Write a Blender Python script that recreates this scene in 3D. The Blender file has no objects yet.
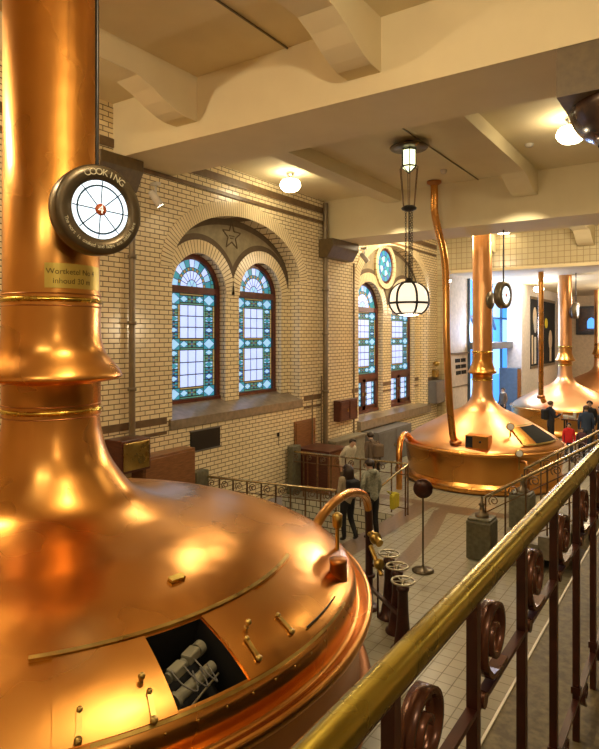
import bpy, bmesh, math, random
from mathutils import Vector, Matrix
random.seed(7)
C = bpy.context.scene.collection
PI = math.pi
D = bpy.data
ORG = {}

# ------------------------------------------------------------------ materials
def new_mat(name):
    m = D.materials.new(name); m.use_nodes = True
    nt = m.node_tree; b = nt.nodes['Principled BSDF']
    return m, nt, b

def setc(b, k, v):
    if k in b.inputs: b.inputs[k].default_value = v

def mat(name, col, rough=.5, metal=0, col2=None, scale=6, detail=4, bump=0, rough2=None, emit=None, es=0, stretch=None, coat=0):
    m, nt, b = new_mat(name)
    setc(b, 'Base Color', (*col, 1)); setc(b, 'Roughness', rough); setc(b, 'Metallic', metal)
    if coat: setc(b, 'Coat Weight', coat); setc(b, 'Coat Roughness', .12)
    if emit: setc(b, 'Emission Color', (*emit, 1)); setc(b, 'Emission Strength', es)
    tc = nt.nodes.new('ShaderNodeTexCoord')
    mp = nt.nodes.new('ShaderNodeMapping')
    if stretch: mp.inputs['Scale'].default_value = stretch
    nt.links.new(tc.outputs['Object'], mp.inputs[0])
    nz = nt.nodes.new('ShaderNodeTexNoise'); nz.inputs['Scale'].default_value = scale; nz.inputs['Detail'].default_value = detail
    nt.links.new(mp.outputs[0], nz.inputs['Vector'])
    c2 = col2 or tuple(c * .82 for c in col)
    r = nt.nodes.new('ShaderNodeValToRGB')
    r.color_ramp.elements[0].position = .35; r.color_ramp.elements[1].position = .68
    r.color_ramp.elements[0].color = (*c2, 1); r.color_ramp.elements[1].color = (*col, 1)
    nt.links.new(nz.outputs['Fac'], r.inputs[0]); nt.links.new(r.outputs[0], b.inputs['Base Color'])
    if rough2 is not None:
        mr = nt.nodes.new('ShaderNodeMapRange'); mr.inputs['From Min'].default_value = .3; mr.inputs['From Max'].default_value = .7
        mr.inputs['To Min'].default_value = rough; mr.inputs['To Max'].default_value = rough2
        nt.links.new(nz.outputs['Fac'], mr.inputs[0]); nt.links.new(mr.outputs[0], b.inputs['Roughness'])
    if bump:
        bp = nt.nodes.new('ShaderNodeBump'); bp.inputs['Strength'].default_value = bump; bp.inputs['Distance'].default_value = .02
        nt.links.new(nz.outputs['Fac'], bp.inputs['Height']); nt.links.new(bp.outputs[0], b.inputs['Normal'])
    return m

def emis(name, col, s):
    m, nt, b = new_mat(name)
    setc(b, 'Base Color', (*col, 1)); setc(b, 'Emission Color', (*col, 1)); setc(b, 'Emission Strength', s); setc(b, 'Roughness', .25)
    return m

def brick_mat(name, c1, c2, mortar, bw, bh, ms, rough=.22, floor=False, offset=.5, bump=.4):
    m, nt, b = new_mat(name)
    tc = nt.nodes.new('ShaderNodeNewGeometry'); sp = nt.nodes.new('ShaderNodeSeparateXYZ')
    nt.links.new(tc.outputs['Position'], sp.inputs[0])
    cb = nt.nodes.new('ShaderNodeCombineXYZ')
    if floor:
        nt.links.new(sp.outputs[0], cb.inputs[0]); nt.links.new(sp.outputs[1], cb.inputs[1])
    else:
        ad = nt.nodes.new('ShaderNodeMath'); ad.operation = 'ADD'
        nt.links.new(sp.outputs[0], ad.inputs[0]); nt.links.new(sp.outputs[1], ad.inputs[1])
        nt.links.new(ad.outputs[0], cb.inputs[0]); nt.links.new(sp.outputs[2], cb.inputs[1])
    br = nt.nodes.new('ShaderNodeTexBrick'); br.inputs['Scale'].default_value = 1
    br.offset = offset; br.inputs['Brick Width'].default_value = bw; br.inputs['Row Height'].default_value = bh
    br.inputs['Mortar Size'].default_value = ms; br.inputs['Mortar Smooth'].default_value = .1
    br.inputs['Color1'].default_value = (*c1, 1); br.inputs['Color2'].default_value = (*c2, 1); br.inputs['Mortar'].default_value = (*mortar, 1)
    br.inputs['Bias'].default_value = -.2
    nt.links.new(cb.outputs[0], br.inputs['Vector'])
    nz = nt.nodes.new('ShaderNodeTexNoise'); nz.inputs['Scale'].default_value = .8; nz.inputs['Detail'].default_value = 5
    nt.links.new(tc.outputs['Position'], nz.inputs['Vector'])
    mx = nt.nodes.new('ShaderNodeMix'); mx.data_type = 'RGBA'; mx.blend_type = 'MULTIPLY'; mx.inputs[0].default_value = .35
    nt.links.new(br.outputs['Color'], mx.inputs[6]); nt.links.new(nz.outputs['Fac'], mx.inputs[7])
    mr2 = nt.nodes.new('ShaderNodeMapRange'); mr2.inputs['To Min'].default_value = .6; mr2.inputs['To Max'].default_value = 1.4
    nt.links.new(nz.outputs['Fac'], mr2.inputs[0]); nt.links.new(mr2.outputs[0], mx.inputs[7])
    nt.links.new(mx.outputs[2], b.inputs['Base Color'])
    mr = nt.nodes.new('ShaderNodeMapRange'); mr.inputs['To Min'].default_value = rough; mr.inputs['To Max'].default_value = .85
    nt.links.new(br.outputs['Fac'], mr.inputs[0]); nt.links.new(mr.outputs[0], b.inputs['Roughness'])
    bp = nt.nodes.new('ShaderNodeBump'); bp.inputs['Strength'].default_value = bump; bp.inputs['Distance'].default_value = .006; bp.invert = True
    nt.links.new(br.outputs['Fac'], bp.inputs['Height']); nt.links.new(bp.outputs[0], b.inputs['Normal'])
    return m

def copper_mat(name, a, bcol, r0, r1, seed=0.0):
    m, nt, b = new_mat(name)
    setc(b, 'Metallic', 1)
    tc = nt.nodes.new('ShaderNodeTexCoord')
    mp = nt.nodes.new('ShaderNodeMapping'); mp.inputs['Location'].default_value = (seed, seed, 0)
    nt.links.new(tc.outputs['Object'], mp.inputs[0])
    n1 = nt.nodes.new('ShaderNodeTexNoise'); n1.inputs['Scale'].default_value = .7; n1.inputs['Detail'].default_value = 3; n1.inputs['Roughness'].default_value = .5
    n2 = nt.nodes.new('ShaderNodeTexNoise'); n2.inputs['Scale'].default_value = 1.6; n2.inputs['Detail'].default_value = 2
    n3 = nt.nodes.new('ShaderNodeTexNoise'); n3.inputs['Scale'].default_value = 38; n3.inputs['Detail'].default_value = 4
    for n in (n1, n2, n3): nt.links.new(mp.outputs[0], n.inputs['Vector'])
    r = nt.nodes.new('ShaderNodeValToRGB'); r.color_ramp.elements[0].position = .25; r.color_ramp.elements[1].position = .75
    r.color_ramp.elements[0].color = (*bcol, 1); r.color_ramp.elements[1].color = (*a, 1)
    nt.links.new(n1.outputs['Fac'], r.inputs[0]); nt.links.new(r.outputs[0], b.inputs['Base Color'])
    mr = nt.nodes.new('ShaderNodeMapRange'); mr.inputs['From Min'].default_value = .3; mr.inputs['From Max'].default_value = .7
    mr.inputs['To Min'].default_value = r0; mr.inputs['To Max'].default_value = r1
    nt.links.new(n1.outputs['Fac'], mr.inputs[0]); nt.links.new(mr.outputs[0], b.inputs['Roughness'])
    ad = nt.nodes.new('ShaderNodeMath'); ad.operation = 'MULTIPLY_ADD'; ad.inputs[1].default_value = .004
    nt.links.new(n3.outputs['Fac'], ad.inputs[0]); nt.links.new(n2.outputs['Fac'], ad.inputs[2])
    bp = nt.nodes.new('ShaderNodeBump'); bp.inputs['Strength'].default_value = .25; bp.inputs['Distance'].default_value = .05
    nt.links.new(ad.outputs[0], bp.inputs['Height']); nt.links.new(bp.outputs[0], b.inputs['Normal'])
    return m

M = {}
M['copper'] = copper_mat('copper', (.76, .38, .105), (.66, .29, .065), .22, .33)
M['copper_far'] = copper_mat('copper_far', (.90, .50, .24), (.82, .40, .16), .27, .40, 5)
M['copper_dark'] = copper_mat('copper_dark', (.55, .24, .08), (.42, .17, .06), .25, .4, 9)
M['brass'] = mat('brass', (.70, .50, .10), .16, 1, (.52, .36, .06), 9, rough2=.34)
M['brass_worn'] = mat('brass_worn', (.60, .43, .13), .25, 1, (.42, .28, .08), 5, rough2=.4)
M['plate'] = mat('plate', (.78, .62, .14), .35, .55, (.70, .54, .12), 5)
M['handrail'] = mat('handrail', (.54, .42, .08), .2, 1, (.40, .30, .045), 5, rough2=.34)
M['rail_old'] = mat('rail_old', (.55, .47, .30), .25, 1, (.38, .30, .16), 8)
M['iron'] = mat('iron', (.065, .018, .012), .3, .2, (.04, .012, .009), 12)
M['iron_scroll'] = mat('iron_scroll', (.15, .055, .03), .26, .4, (.08, .028, .016), 12)
M['iron_far'] = mat('iron_far', (.22, .13, .06), .35, .5, (.11, .06, .03), 12)
M['black'] = mat('black', (.015, .013, .012), .35)
M['blackmat'] = mat('blackmat', (.006, .006, .006), .9)
M['dark_bronze'] = mat('dark_bronze', (.13, .10, .06), .32, .6)
M['brick'] = brick_mat('glazed_brick', (.92, .79, .52), (.84, .71, .45), (.16, .10, .045), .26, .0985, .009)
M['brickdark'] = mat('brick_joint', (.17, .10, .045), .8)
M['voussoir'] = mat('voussoir', (.92, .79, .52), .22, 0, (.84, .71, .45), 3)
M['walltile'] = brick_mat('wall_tile', (.52, .45, .28), (.48, .41, .25), (.26, .19, .10), .22, .22, .010, offset=0)
M['band'] = mat('band', (.19, .115, .055), .4, 0, (.13, .08, .04), 6)
M['stone'] = mat('stone_sill', (.30, .235, .17), .28, 0, (.20, .16, .11), 7)
M['corbel'] = mat('corbel_stone', (.13, .085, .03), .5, 0, (.095, .06, .022), 9)
M['granite'] = mat('granite', (.15, .12, .06), .5, 0, (.06, .045, .02), 28, 8)
M['marble'] = mat('polished_marble', (.11, .055, .03), .2, 0, (.04, .025, .025), 4)
M['pedestal'] = mat('pedestal_stone', (.16, .15, .095), .55, 0, (.10, .095, .06), 12, bump=.3)
M['step'] = mat('step_stone', (.28, .25, .18), .5, 0, (.2, .18, .13), 14)
M['plaster'] = mat('plaster', (.76, .66, .43), .75, 0, (.72, .62, .40), 1.5, bump=.03)
M['plaster_w'] = mat('plaster_white', (.72, .66, .58), .7)
M['plaster_c'] = mat('plaster_cream', (.74, .60, .42), .7)
M['tymp'] = mat('tympanum', (.34, .29, .18), .7, 0, (.25, .21, .13), 5)
M['tympline'] = mat('tympline', (.13, .09, .05), .7)
M['floor'] = brick_mat('floor_tile', (.34, .32, .23), (.31, .29, .21), (.19, .17, .12), .2, .2, .006, rough=.3, floor=True, offset=0, bump=.15)
M['floor_band'] = mat('floor_band', (.22, .155, .10), .3, 0, (.17, .12, .075), 18)
M['pit'] = brick_mat('pit_tile', (.62, .60, .48), (.55, .54, .42), (.10, .09, .06), .22, .16, .012)
M['wood'] = mat('wood', (.30, .13, .05), .35, 0, (.19, .08, .03), 5, stretch=(1, 1, 9))
M['wood_dk'] = mat('wood_dark', (.12, .035, .02), .3, 0, (.07, .02, .012), 5, stretch=(1, 1, 9))
M['frame'] = mat('window_wood', (.13, .03, .018), .3, 0, (.075, .018, .012), 6)
M['frame_g'] = mat('steel_blue', (.10, .16, .24), .4)
M['pipe'] = mat('drain_pipe', (.24, .19, .12), .35, .4)
M['white'] = mat('white_paint', (.75, .72, .66), .45)
M['mech'] = mat('mech', (.27, .26, .19), .5)
M['grey'] = mat('grey_metal', (.16, .155, .15), .45)
M['steel'] = mat('steel', (.55, .52, .46), .3, 1)
M['wheel'] = mat('wheel_metal', (.50, .46, .34), .3, .9)
M['lamp'] = emis('lamp_glow', (1.0, .83, .52), 22)
M['lamp_dim'] = emis('lamp_dim', (1.0, .83, .52), 6)
M['lamp_green'] = emis('lantern_glow', (.92, .95, .55), 2.2)
M['globe'] = emis('opal_globe', (1.0, .86, .66), .95)
M['spotface'] = emis('spot_face', (1.0, .93, .80), 30)
M['dial'] = emis('dial_face', (.74, .88, 1.0), 1.15)
M['dial_blue'] = mat('dial_blue', (.02, .07, .13), .4)
M['dial_red'] = mat('dial_red', (.50, .10, .02), .4)
M['letter'] = mat('letter_gold', (.62, .55, .34), .45, .0, emit=(.62, .55, .34), es=.12)
M['letter_w'] = emis('letter_white', (.9, .9, .85), .6)
M['plate_txt'] = mat('plate_text', (.22, .15, .03), .5)
M['g_clear'] = emis('glass_clear', (.45, .58, .98), .95)  # stained panes glow by themselves in place of daylight behind them
M['g_pale'] = emis('glass_pale', (.30, .56, .90), .8)
M['g_teal'] = emis('glass_teal', (.04, .26, .36), .7)
M['g_green'] = emis('glass_green', (.10, .30, .24), .5)
M['g_blue'] = emis('glass_blue', (.04, .14, .42), .7)
M['g_amber'] = emis('glass_amber', (.40, .30, .12), .5)
M['lead'] = mat('lead', (.03, .03, .03), .5)
M['sky_glass'] = emis('sky_glass', (.08, .34, .95), 1.3)  # glazing glows in place of the sky outside
M['sky_glass2'] = emis('sky_glass_pale', (.34, .60, 1.0), 1.4)
M['skin'] = mat('skin', (.68, .43, .30), .5)
M['hair_dk'] = mat('hair_dark', (.03, .015, .008), .5)
M['hair_br'] = mat('hair_brown', (.10, .055, .025), .5)
def cloth(n, c, c2=None): M[n] = mat(n, c, .85, 0, c2, 30)
cloth('c_black', (.012, .012, .015)); cloth('c_cream', (.42, .36, .25)); cloth('c_grey', (.34, .34, .26), (.16, .17, .13))
cloth('c_white', (.70, .64, .50)); cloth('c_blue', (.035, .06, .12)); cloth('c_red', (.65, .015, .02)); cloth('c_navy', (.015, .018, .035))
cloth('c_brown', (.17, .12, .08)); cloth('c_yellow', (.60, .52, .03)); cloth('c_jean', (.04, .05, .08)); cloth('c_purple', (.10, .04, .06))

# ------------------------------------------------------------------ mesh builder
class MB:
    def __init__(s): s.v = []; s.f = []; s.m = []; s.sm = []
    def add(s, vs, fs, mi=0, smooth=False):
        o = len(s.v); s.v += [tuple(v) for v in vs]
        for f in fs: s.f.append([i + o for i in f]); s.m.append(mi); s.sm.append(smooth)
        return s
    def box(s, a, b, mi=0):
        x0, y0, z0 = a; x1, y1, z1 = b
        if x0 > x1: x0, x1 = x1, x0
        if y0 > y1: y0, y1 = y1, y0
        if z0 > z1: z0, z1 = z1, z0
        v = [(x0,y0,z0),(x1,y0,z0),(x1,y1,z0),(x0,y1,z0),(x0,y0,z1),(x1,y0,z1),(x1,y1,z1),(x0,y1,z1)]
        return s.add(v, [(3,2,1,0),(4,5,6,7),(0,1,5,4),(1,2,6,5),(2,3,7,6),(3,0,4,7)], mi)
    def bar(s, p, q, w, h, mi=0, up=(0,0,1)):
        p = Vector(p); q = Vector(q); d = (q-p).normalized(); u = Vector(up)
        if abs(d.dot(u)) > .99: u = Vector((0,1,0))
        r = d.cross(u).normalized(); u = r.cross(d)
        v = []
        for c in (p, q):
            for a, b in ((-1,-1),(1,-1),(1,1),(-1,1)): v.append(c + r*a*w/2 + u*b*h/2)
        return s.add(v, [(0,1,2,3),(7,6,5,4),(0,4,5,1),(1,5,6,2),(2,6,7,3),(3,7,4,0)], mi)
    def tube(s, pts, r, n=12, mi=0, closed=False, cap=True):
        pts = [Vector(p) for p in pts]; N = len(pts)
        rs = r if isinstance(r, (list, tuple)) else [r]*N
        up = None; v = []
        for i in range(N):
            if closed: d = pts[(i+1) % N] - pts[i-1]
            else: d = pts[min(i+1, N-1)] - pts[max(i-1, 0)]
            d.normalize()
            if up is None:
                up = Vector((0,0,1)) if abs(d.z) < .9 else Vector((1,0,0))
            x = d.cross(up).normalized(); up = x.cross(d).normalized()
            for k in range(n):
                a = 2*PI*k/n; v.append(pts[i] + (x*math.cos(a) + up*math.sin(a))*rs[i])
        f = []
        for i in range(N if closed else N-1):
            j = (i+1) % N
            for k in range(n):
                l = (k+1) % n; f.append((i*n+k, i*n+l, j*n+l, j*n+k))
        s.add(v, f, mi, True)
        if cap and not closed:
            s.add(v[:n], [tuple(range(n))[::-1]], mi); s.add(v[-n:], [tuple(range(n))], mi)
        return s
    def lathe(s, c, prof, n=48, mi=0, smooth=True, a0=0, a1=2*PI, axis=None):
        cx, cy, cz = c; full = abs(a1-a0-2*PI) < 1e-6; v = []; f = []
        cnt = n if full else n+1
        for (r, z) in prof:
            for k in range(cnt):
                a = a0 + (a1-a0)*k/n
                v.append((r*math.cos(a), r*math.sin(a), z))
        for i in range(len(prof)-1):
            for k in range(n):
                l = (k+1) % cnt if full else k+1
                f.append((i*cnt+k, i*cnt+l, (i+1)*cnt+l, (i+1)*cnt+k))
        if axis is not None:
            q = Vector((0,0,1)).rotation_difference(Vector(axis).normalized())
            v = [q @ Vector(p) for p in v]
        v = [(p[0]+cx, p[1]+cy, p[2]+cz) for p in v]
        return s.add(v, f, mi, smooth)
    def ball(s, c, r, n=16, mi=0):
        if not isinstance(r, (tuple, list)): r = (r, r, r)
        pr = [(max(1e-4, math.sin(PI*i/n)), -math.cos(PI*i/n)) for i in range(n+1)]
        v = []; f = []; k2 = n*2
        for (a, z) in pr:
            for k in range(k2):
                t = 2*PI*k/k2; v.append((c[0]+a*math.cos(t)*r[0], c[1]+a*math.sin(t)*r[1], c[2]+z*r[2]))
        for i in range(n):
            for k in range(k2):
                l = (k+1) % k2; f.append((i*k2+k, i*k2+l, (i+1)*k2+l, (i+1)*k2+k))
        return s.add(v, f, mi, True)
    def poly(s, pts, mi=0): return s.add(pts, [tuple(range(len(pts)))], mi)
    def prism(s, pts, d, mi=0):
        n = len(pts); d = Vector(d); a = [Vector(p) for p in pts]; b = [p+d for p in a]
        return s.add(a+b, [tuple(range(n))[::-1], tuple(range(n, 2*n))] + [(i, (i+1) % n, n+(i+1) % n, n+i) for i in range(n)], mi)
    def build(s, name, m, parent=None, bevel=0, loc=None):
        me = D.meshes.new(name)
        if parent is not None: o3 = ORG[parent]
        elif loc is not None: o3 = Vector(loc)
        else:
            xs = [p[0] for p in s.v]; ys = [p[1] for p in s.v]; zs = [p[2] for p in s.v]
            o3 = Vector(((min(xs)+max(xs))/2, (min(ys)+max(ys))/2, min(zs)))
        me.from_pydata([(p[0]-o3[0], p[1]-o3[1], p[2]-o3[2]) for p in s.v], [], s.f)
        for mm in (m if isinstance(m, (list, tuple)) else [m]): me.materials.append(M[mm] if isinstance(mm, str) else mm)
        for p, mi, sm in zip(me.polygons, s.m, s.sm): p.material_index = mi; p.use_smooth = sm
        me.validate(); me.update()
        bm = bmesh.new(); bm.from_mesh(me); bmesh.ops.recalc_face_normals(bm, faces=bm.faces); bm.to_mesh(me); bm.free()
        o = D.objects.new(name, me); C.objects.link(o)
        if parent is not None: o.parent = parent; ORG[o] = ORG[parent]
        else: o.location = o3; ORG[o] = o3
        if bevel:
            b = o.modifiers.new('bevel', 'BEVEL'); b.width = bevel; b.segments = 2; b.limit_method = 'ANGLE'
        return o

def tag(o, label=None, cat=None, group=None, kind=None):
    if label: o['label'] = label
    if cat: o['category'] = cat
    if group: o['group'] = group
    if kind: o['kind'] = kind
    return o
def thing(name, loc, label, cat, group=None):
    o = D.objects.new(name, None); C.objects.link(o); o.location = loc; ORG[o] = Vector(loc); o.empty_display_size = .1
    return tag(o, label, cat, group)
def struct(name, loc=(0,0,0)):
    o = D.objects.new(name, None); C.objects.link(o); o.location = loc; ORG[o] = Vector(loc); o['kind'] = 'structure'
    return o
def copy_tree(o, parent=None):
    c = o.copy(); C.objects.link(c)
    if parent is not None: c.parent = parent
    for ch in list(o.children): copy_tree(ch, c)
    return c

def text_mesh(body, size, depth=.004):
    cu = D.curves.new('txt', 'FONT'); cu.body = body; cu.size = size; cu.extrude = depth; cu.align_x = 'CENTER'; cu.align_y = 'CENTER'
    o = D.objects.new('txt', cu); C.objects.link(o)
    dg = bpy.context.evaluated_depsgraph_get(); dg.update()
    me = D.meshes.new_from_object(o.evaluated_get(dg))
    vs = [Vector(v.co) for v in me.vertices]; fs = [tuple(p.vertices) for p in me.polygons]
    D.objects.remove(o); D.curves.remove(cu); D.meshes.remove(me)
    return vs, fs

# ------------------------------------------------------------------ camera
cam = D.cameras.new('camera'); co = D.objects.new('camera', cam); C.objects.link(co)
cam.sensor_fit = 'HORIZONTAL'; cam.sensor_width = 36; cam.lens = 36*605/599
cam.shift_y = -39.5/599
co.location = (0, 0, 4.3); co.rotation_euler = (PI/2, 0, math.radians(34))
cam.clip_start = .05; cam.clip_end = 200
bpy.context.scene.camera = co

# ------------------------------------------------------------------ room shell
WX = -9.5; NX = -9.9; GX = -10.15
def arch_wall(mb, x, y0, y1, z0, z1, ops, mi=0, ell=1):
    # ops: (ya, yb, zbottom, zspring); semicircular heads
    ys = {y0, y1}
    for (a, b, zb, zs) in ops:
        n = 36
        for k in range(n+1): ys.add(round((a+b)/2 - (b-a)/2*math.cos(PI*k/n), 5))
    ys = sorted(y for y in ys if y0-1e-6 <= y <= y1+1e-6)
    def top(a, b, zs, y):
        r = (b-a)/2; d = r*r-(y-(a+b)/2)**2
        return zs + math.sqrt(max(0, d))*ell
    for ya, yb in zip(ys[:-1], ys[1:]):
        ym = (ya+yb)/2; op = next((o for o in ops if o[0] < ym < o[1]), None)
        if op is None:
            mb.add([(x,ya,z0),(x,yb,z0),(x,yb,z1),(x,ya,z1)], [(0,1,2,3)], mi)
        else:
            a, b, zb, zs = op
            if zb > z0: mb.add([(x,ya,z0),(x,yb,z0),(x,yb,zb),(x,ya,zb)], [(0,1,2,3)], mi)
            ta, tb = top(a,b,zs,ya), top(a,b,zs,yb)
            mb.add([(x,ya,ta),(x,yb,tb),(x,yb,z1),(x,ya,z1)], [(0,1,2,3)], mi)
def reveal(mb, x0, x1, a, b, zb, zs, mi=0, ell=1):
    pts = [(a, zb), (a, zs)]; r = (b-a)/2; c = (a+b)/2
    pts += [(c-r*math.cos(PI*k/36), zs+ell*r*math.sin(PI*k/36)) for k in range(1, 36)]
    pts += [(b, zs), (b, zb)]
    for p, q in zip(pts[:-1], pts[1:]):
        mb.add([(x0,p[0],p[1]),(x0,q[0],q[1]),(x1,q[0],q[1]),(x1,p[0],p[1])], [(0,1,2,3)], mi)
    mb.add([(x0,a,zb),(x1,a,zb),(x1,b,zb),(x0,b,zb)], [(0,1,2,3)], mi)
def ell_bricks(mb, x0, x1, c, zs, a, b, w, n):
    def pt(t, k):  # point on ellipse offset outward by k
        n_ = Vector((-math.cos(t)/a, math.sin(t)/b)).normalized()
        return (c-a*math.cos(t)+n_.x*k, zs+b*math.sin(t)+n_.y*k)
    ts = [0]; M_ = 2000; L = [0]
    for i in range(1, M_+1):
        p, q = pt(PI*(i-1)/M_, 0), pt(PI*i/M_, 0); L.append(L[-1]+math.hypot(q[0]-p[0], q[1]-p[1]))
    tt = []; j = 0
    for k in range(n+1):
        while j < M_ and L[j] < L[-1]*k/n: j += 1
        tt.append(PI*j/M_)
    for k in range(n):
        u, v = tt[k], tt[k+1]; g = (v-u)*.10
        P = [pt(u+g, 0), pt(u+g, w), pt(v-g, w), pt(v-g, 0)]
        mb.add([(x0,*p) for p in P]+[(x1,*p) for p in P], [(3,2,1,0),(4,5,6,7),(0,1,5,4),(1,2,6,5),(2,3,7,6),(3,0,4,7)], 0)
        P = [pt(u, .004), pt(u, w), pt(v, w), pt(v, .004)]
        mb.add([(x1-.006,*p) for p in P], [(0,1,2,3)], 1)
def arc_bricks(mb, x0, x1, c, zs, r0, r1, n, a0=0, a1=PI, gap=.012, mi=0, bi=1):
    # wedge bricks on a dark backing
    for k in range(n):
        t0 = a0+(a1-a0)*k/n; t1 = a0+(a1-a0)*(k+1)/n
        g = gap*1.6/((r0+r1))
        for (u, v, ra, rb, xa, xb, m) in ((t0+g, t1-g, r0, r1-gap/2, x0, x1, mi),):
            pts = [(c-ra*math.cos(u), zs+ra*math.sin(u)), (c-rb*math.cos(u), zs+rb*math.sin(u)), (c-rb*math.cos(v), zs+rb*math.sin(v)), (c-ra*math.cos(v), zs+ra*math.sin(v))]
            vs = [(xb,p[0],p[1]) for p in pts]+[(xa,p[0],p[1]) for p in pts]
            mb.add(vs, [(3,2,1,0),(4,5,6,7),(0,1,5,4),(1,2,6,5),(2,3,7,6),(3,0,4,7)], m)
        ra, rb = r0+.006, r1-.01
        pts = [(c-ra*math.cos(t0), zs+ra*math.sin(t0)), (c-rb*math.cos(t0), zs+rb*math.sin(t0)), (c-rb*math.cos(t1), zs+rb*math.sin(t1)), (c-ra*math.cos(t1), zs+ra*math.sin(t1))]
        xq = x1-.006
        mb.add([(xq,p[0],p[1]) for p in pts], [(0,1,2,3)], bi)

CEIL = 8.3
BAY1 = dict(a=9.21, b=14.11, zb=2.62, zs=5.76, e=.585, w=[(9.56, 11.40), (11.92, 13.76)], wz=5.30)
BAY2 = dict(a=17.55, b=23.45, zb=1.52, zs=5.85, e=.585, w=[(17.95, 20.15), (20.85, 23.05)], wz=5.08)
wl = MB()
arch_wall(wl, WX, -4, 17, 0, 9, [(BAY1['a'], BAY1['b'], 2.3, BAY1['zs'])], ell=BAY1['e'])
arch_wall(wl, WX, 17, 28.3, 0, 9, [(BAY2['a'], BAY2['b'], 1.2, BAY2['zs'])], ell=BAY2['e'])
for B in (BAY1, BAY2):
    reveal(wl, WX, NX, B['a'], B['b'], B['zb']-.3, B['zs'], ell=B['e'])
    arch_wall(wl, NX, B['a']-.02, B['b']+.02, B['zb']-.3, 8, [(w[0], w[1], B['zb'], B['wz']) for w in B['w']])
    for w in B['w']: reveal(wl, NX, GX-.1, w[0], w[1], B['zb'], B['wz'])
wall = wl.build('wall_left', 'brick', loc=(0,0,0)); wall['kind'] = 'structure'

tn = [0]
def trim(mb, m, kind='structure', bevel=0):
    tn[0] += 1
    o = mb.build('trim_%d' % tn[0], m, loc=(0,0,0), bevel=bevel); o['kind'] = kind
    return o
# arch rings (front), window rings, tympana
for B in (BAY1, BAY2):
    c = (B['a']+B['b'])/2; R = (B['b']-B['a'])/2
    mb = MB(); ell_bricks(mb, WX-.02, WX+.018, c, B['zs'], R, R*B['e'], .34, 84)
    trim(mb, ['voussoir', 'brickdark'])
    mb = MB()
    for w in B['w']:
        wc = (w[0]+w[1])/2; wr = (w[1]-w[0])/2
        arc_bricks(mb, NX-.02, NX+.03, wc, B['wz'], wr, wr+.32, 34)
    trim(mb, ['voussoir', 'brickdark'])
    # tympanum
    mb = MB(); x = NX+.008; n = 120
    def ztop(y): return B['zs'] + B['e']*math.sqrt(max(0, (R-.01)**2-(y-c)**2))
    def zlow(y, e=.30):
        z = B['wz']+.32
        for w in B['w']:
            wc = (w[0]+w[1])/2; wr = (w[1]-w[0])/2+e; d = wr*wr-(y-wc)**2
            if d > 0: z = max(z, B['wz']+math.sqrt(d))
        return z
    ys = [B['a']+.02+(B['b']-B['a']-.04)*k/n for k in range(n+1)]
    for y, q in zip(ys[:-1], ys[1:]):
        if ztop(y) > zlow(y) and ztop(q) > zlow(q):
            mb.add([(x,y,zlow(y)),(x,q,zlow(q)),(x,q,ztop(q)),(x,y,ztop(y))], [(0,1,2,3)], 0)
            x2 = x+.006
            for lo, hi in (((lambda t: zlow(t)), (lambda t: min(zlow(t, .46), ztop(t)))), ((lambda t: max(zlow(t), ztop(t)-.16)), ztop)):
                if hi(y) > lo(y) and hi(q) > lo(q):
                    mb.add([(x2,y,lo(y)),(x2,q,lo(q)),(x2,q,hi(q)),(x2,y,hi(y))], [(0,1,2,3)], 1)
    if B is BAY1:
        sy, sz, r = 11.62, 6.78, .36
        P = [(sy+(r if k % 2 == 0 else r*.42)*math.sin(PI*k/5), sz+(r if k % 2 == 0 else r*.42)*math.cos(PI*k/5)) for k in range(10)]
        for i in range(10):
            p, q = P[i], P[(i+1) % 10]; mb.bar((x+.01,p[0],p[1]), (x+.01,q[0],q[1]), .03, .01, 1, up=(1,0,0))
        mb.bar((x+.01,sy-.1,sz), (x+.01,sy+.1,sz), .02, .01, 1, up=(1,0,0)); mb.bar((x+.01,sy-.06,sz-.06), (x+.01,sy+.06,sz-.06), .02, .01, 1, up=(1,0,0))
    trim(mb, ['tymp', 'tympline'])
# bands
mb = MB(); mb.box((WX,-4,7.9), (WX+.03,15.4,8.07)); mb.box((WX,-4,7.6), (WX+.025,15.4,7.69)); mb.box((WX,17,7.9), (WX+.03,24.4,8.07)); mb.box((WX,17,7.6), (WX+.025,24.4,7.69))
trim(mb, 'band')
mb = MB()
for z0, z1 in ((2.42, 2.57), (2.2, 2.26)):
    for a, b in ((-4, 9.05), (14.3, 15.2), (16.9, 17.5), (23.5, 24.5)): mb.box((WX,a,z0), (WX+.012,b,z1))
for a, b in ((17.56, 17.94), (20.16, 20.84), (23.06, 23.44)):
    mb.box((NX,a,2.42), (NX+.012,b,2.57)); mb.box((NX,a,2.2), (NX+.012,b,2.26))
trim(mb, 'band')
# sills
mb = MB(); mb.prism([(GX-.02,9.12,2.60),(GX-.02,9.12,2.76),(WX+.06,9.12,2.48),(WX+.06,9.12,2.28),(WX-.1,9.12,2.28)], (0,5.05,0)); trim(mb, 'stone')
mb = MB(); mb.prism([(GX-.02,17.45,1.42),(GX-.02,17.45,1.54),(WX+.14,17.45,1.46),(WX+.14,17.45,1.18),(WX-.1,17.45,1.16)], (0,6.05,0)); trim(mb, 'stone')
mb = MB(); mb.box((WX,15.35,1.10), (WX+.45,17.3,1.16)); mb.box((WX,15.38,.0), (WX+.4,17.25,1.10)); trim(mb, 'step')
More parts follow.
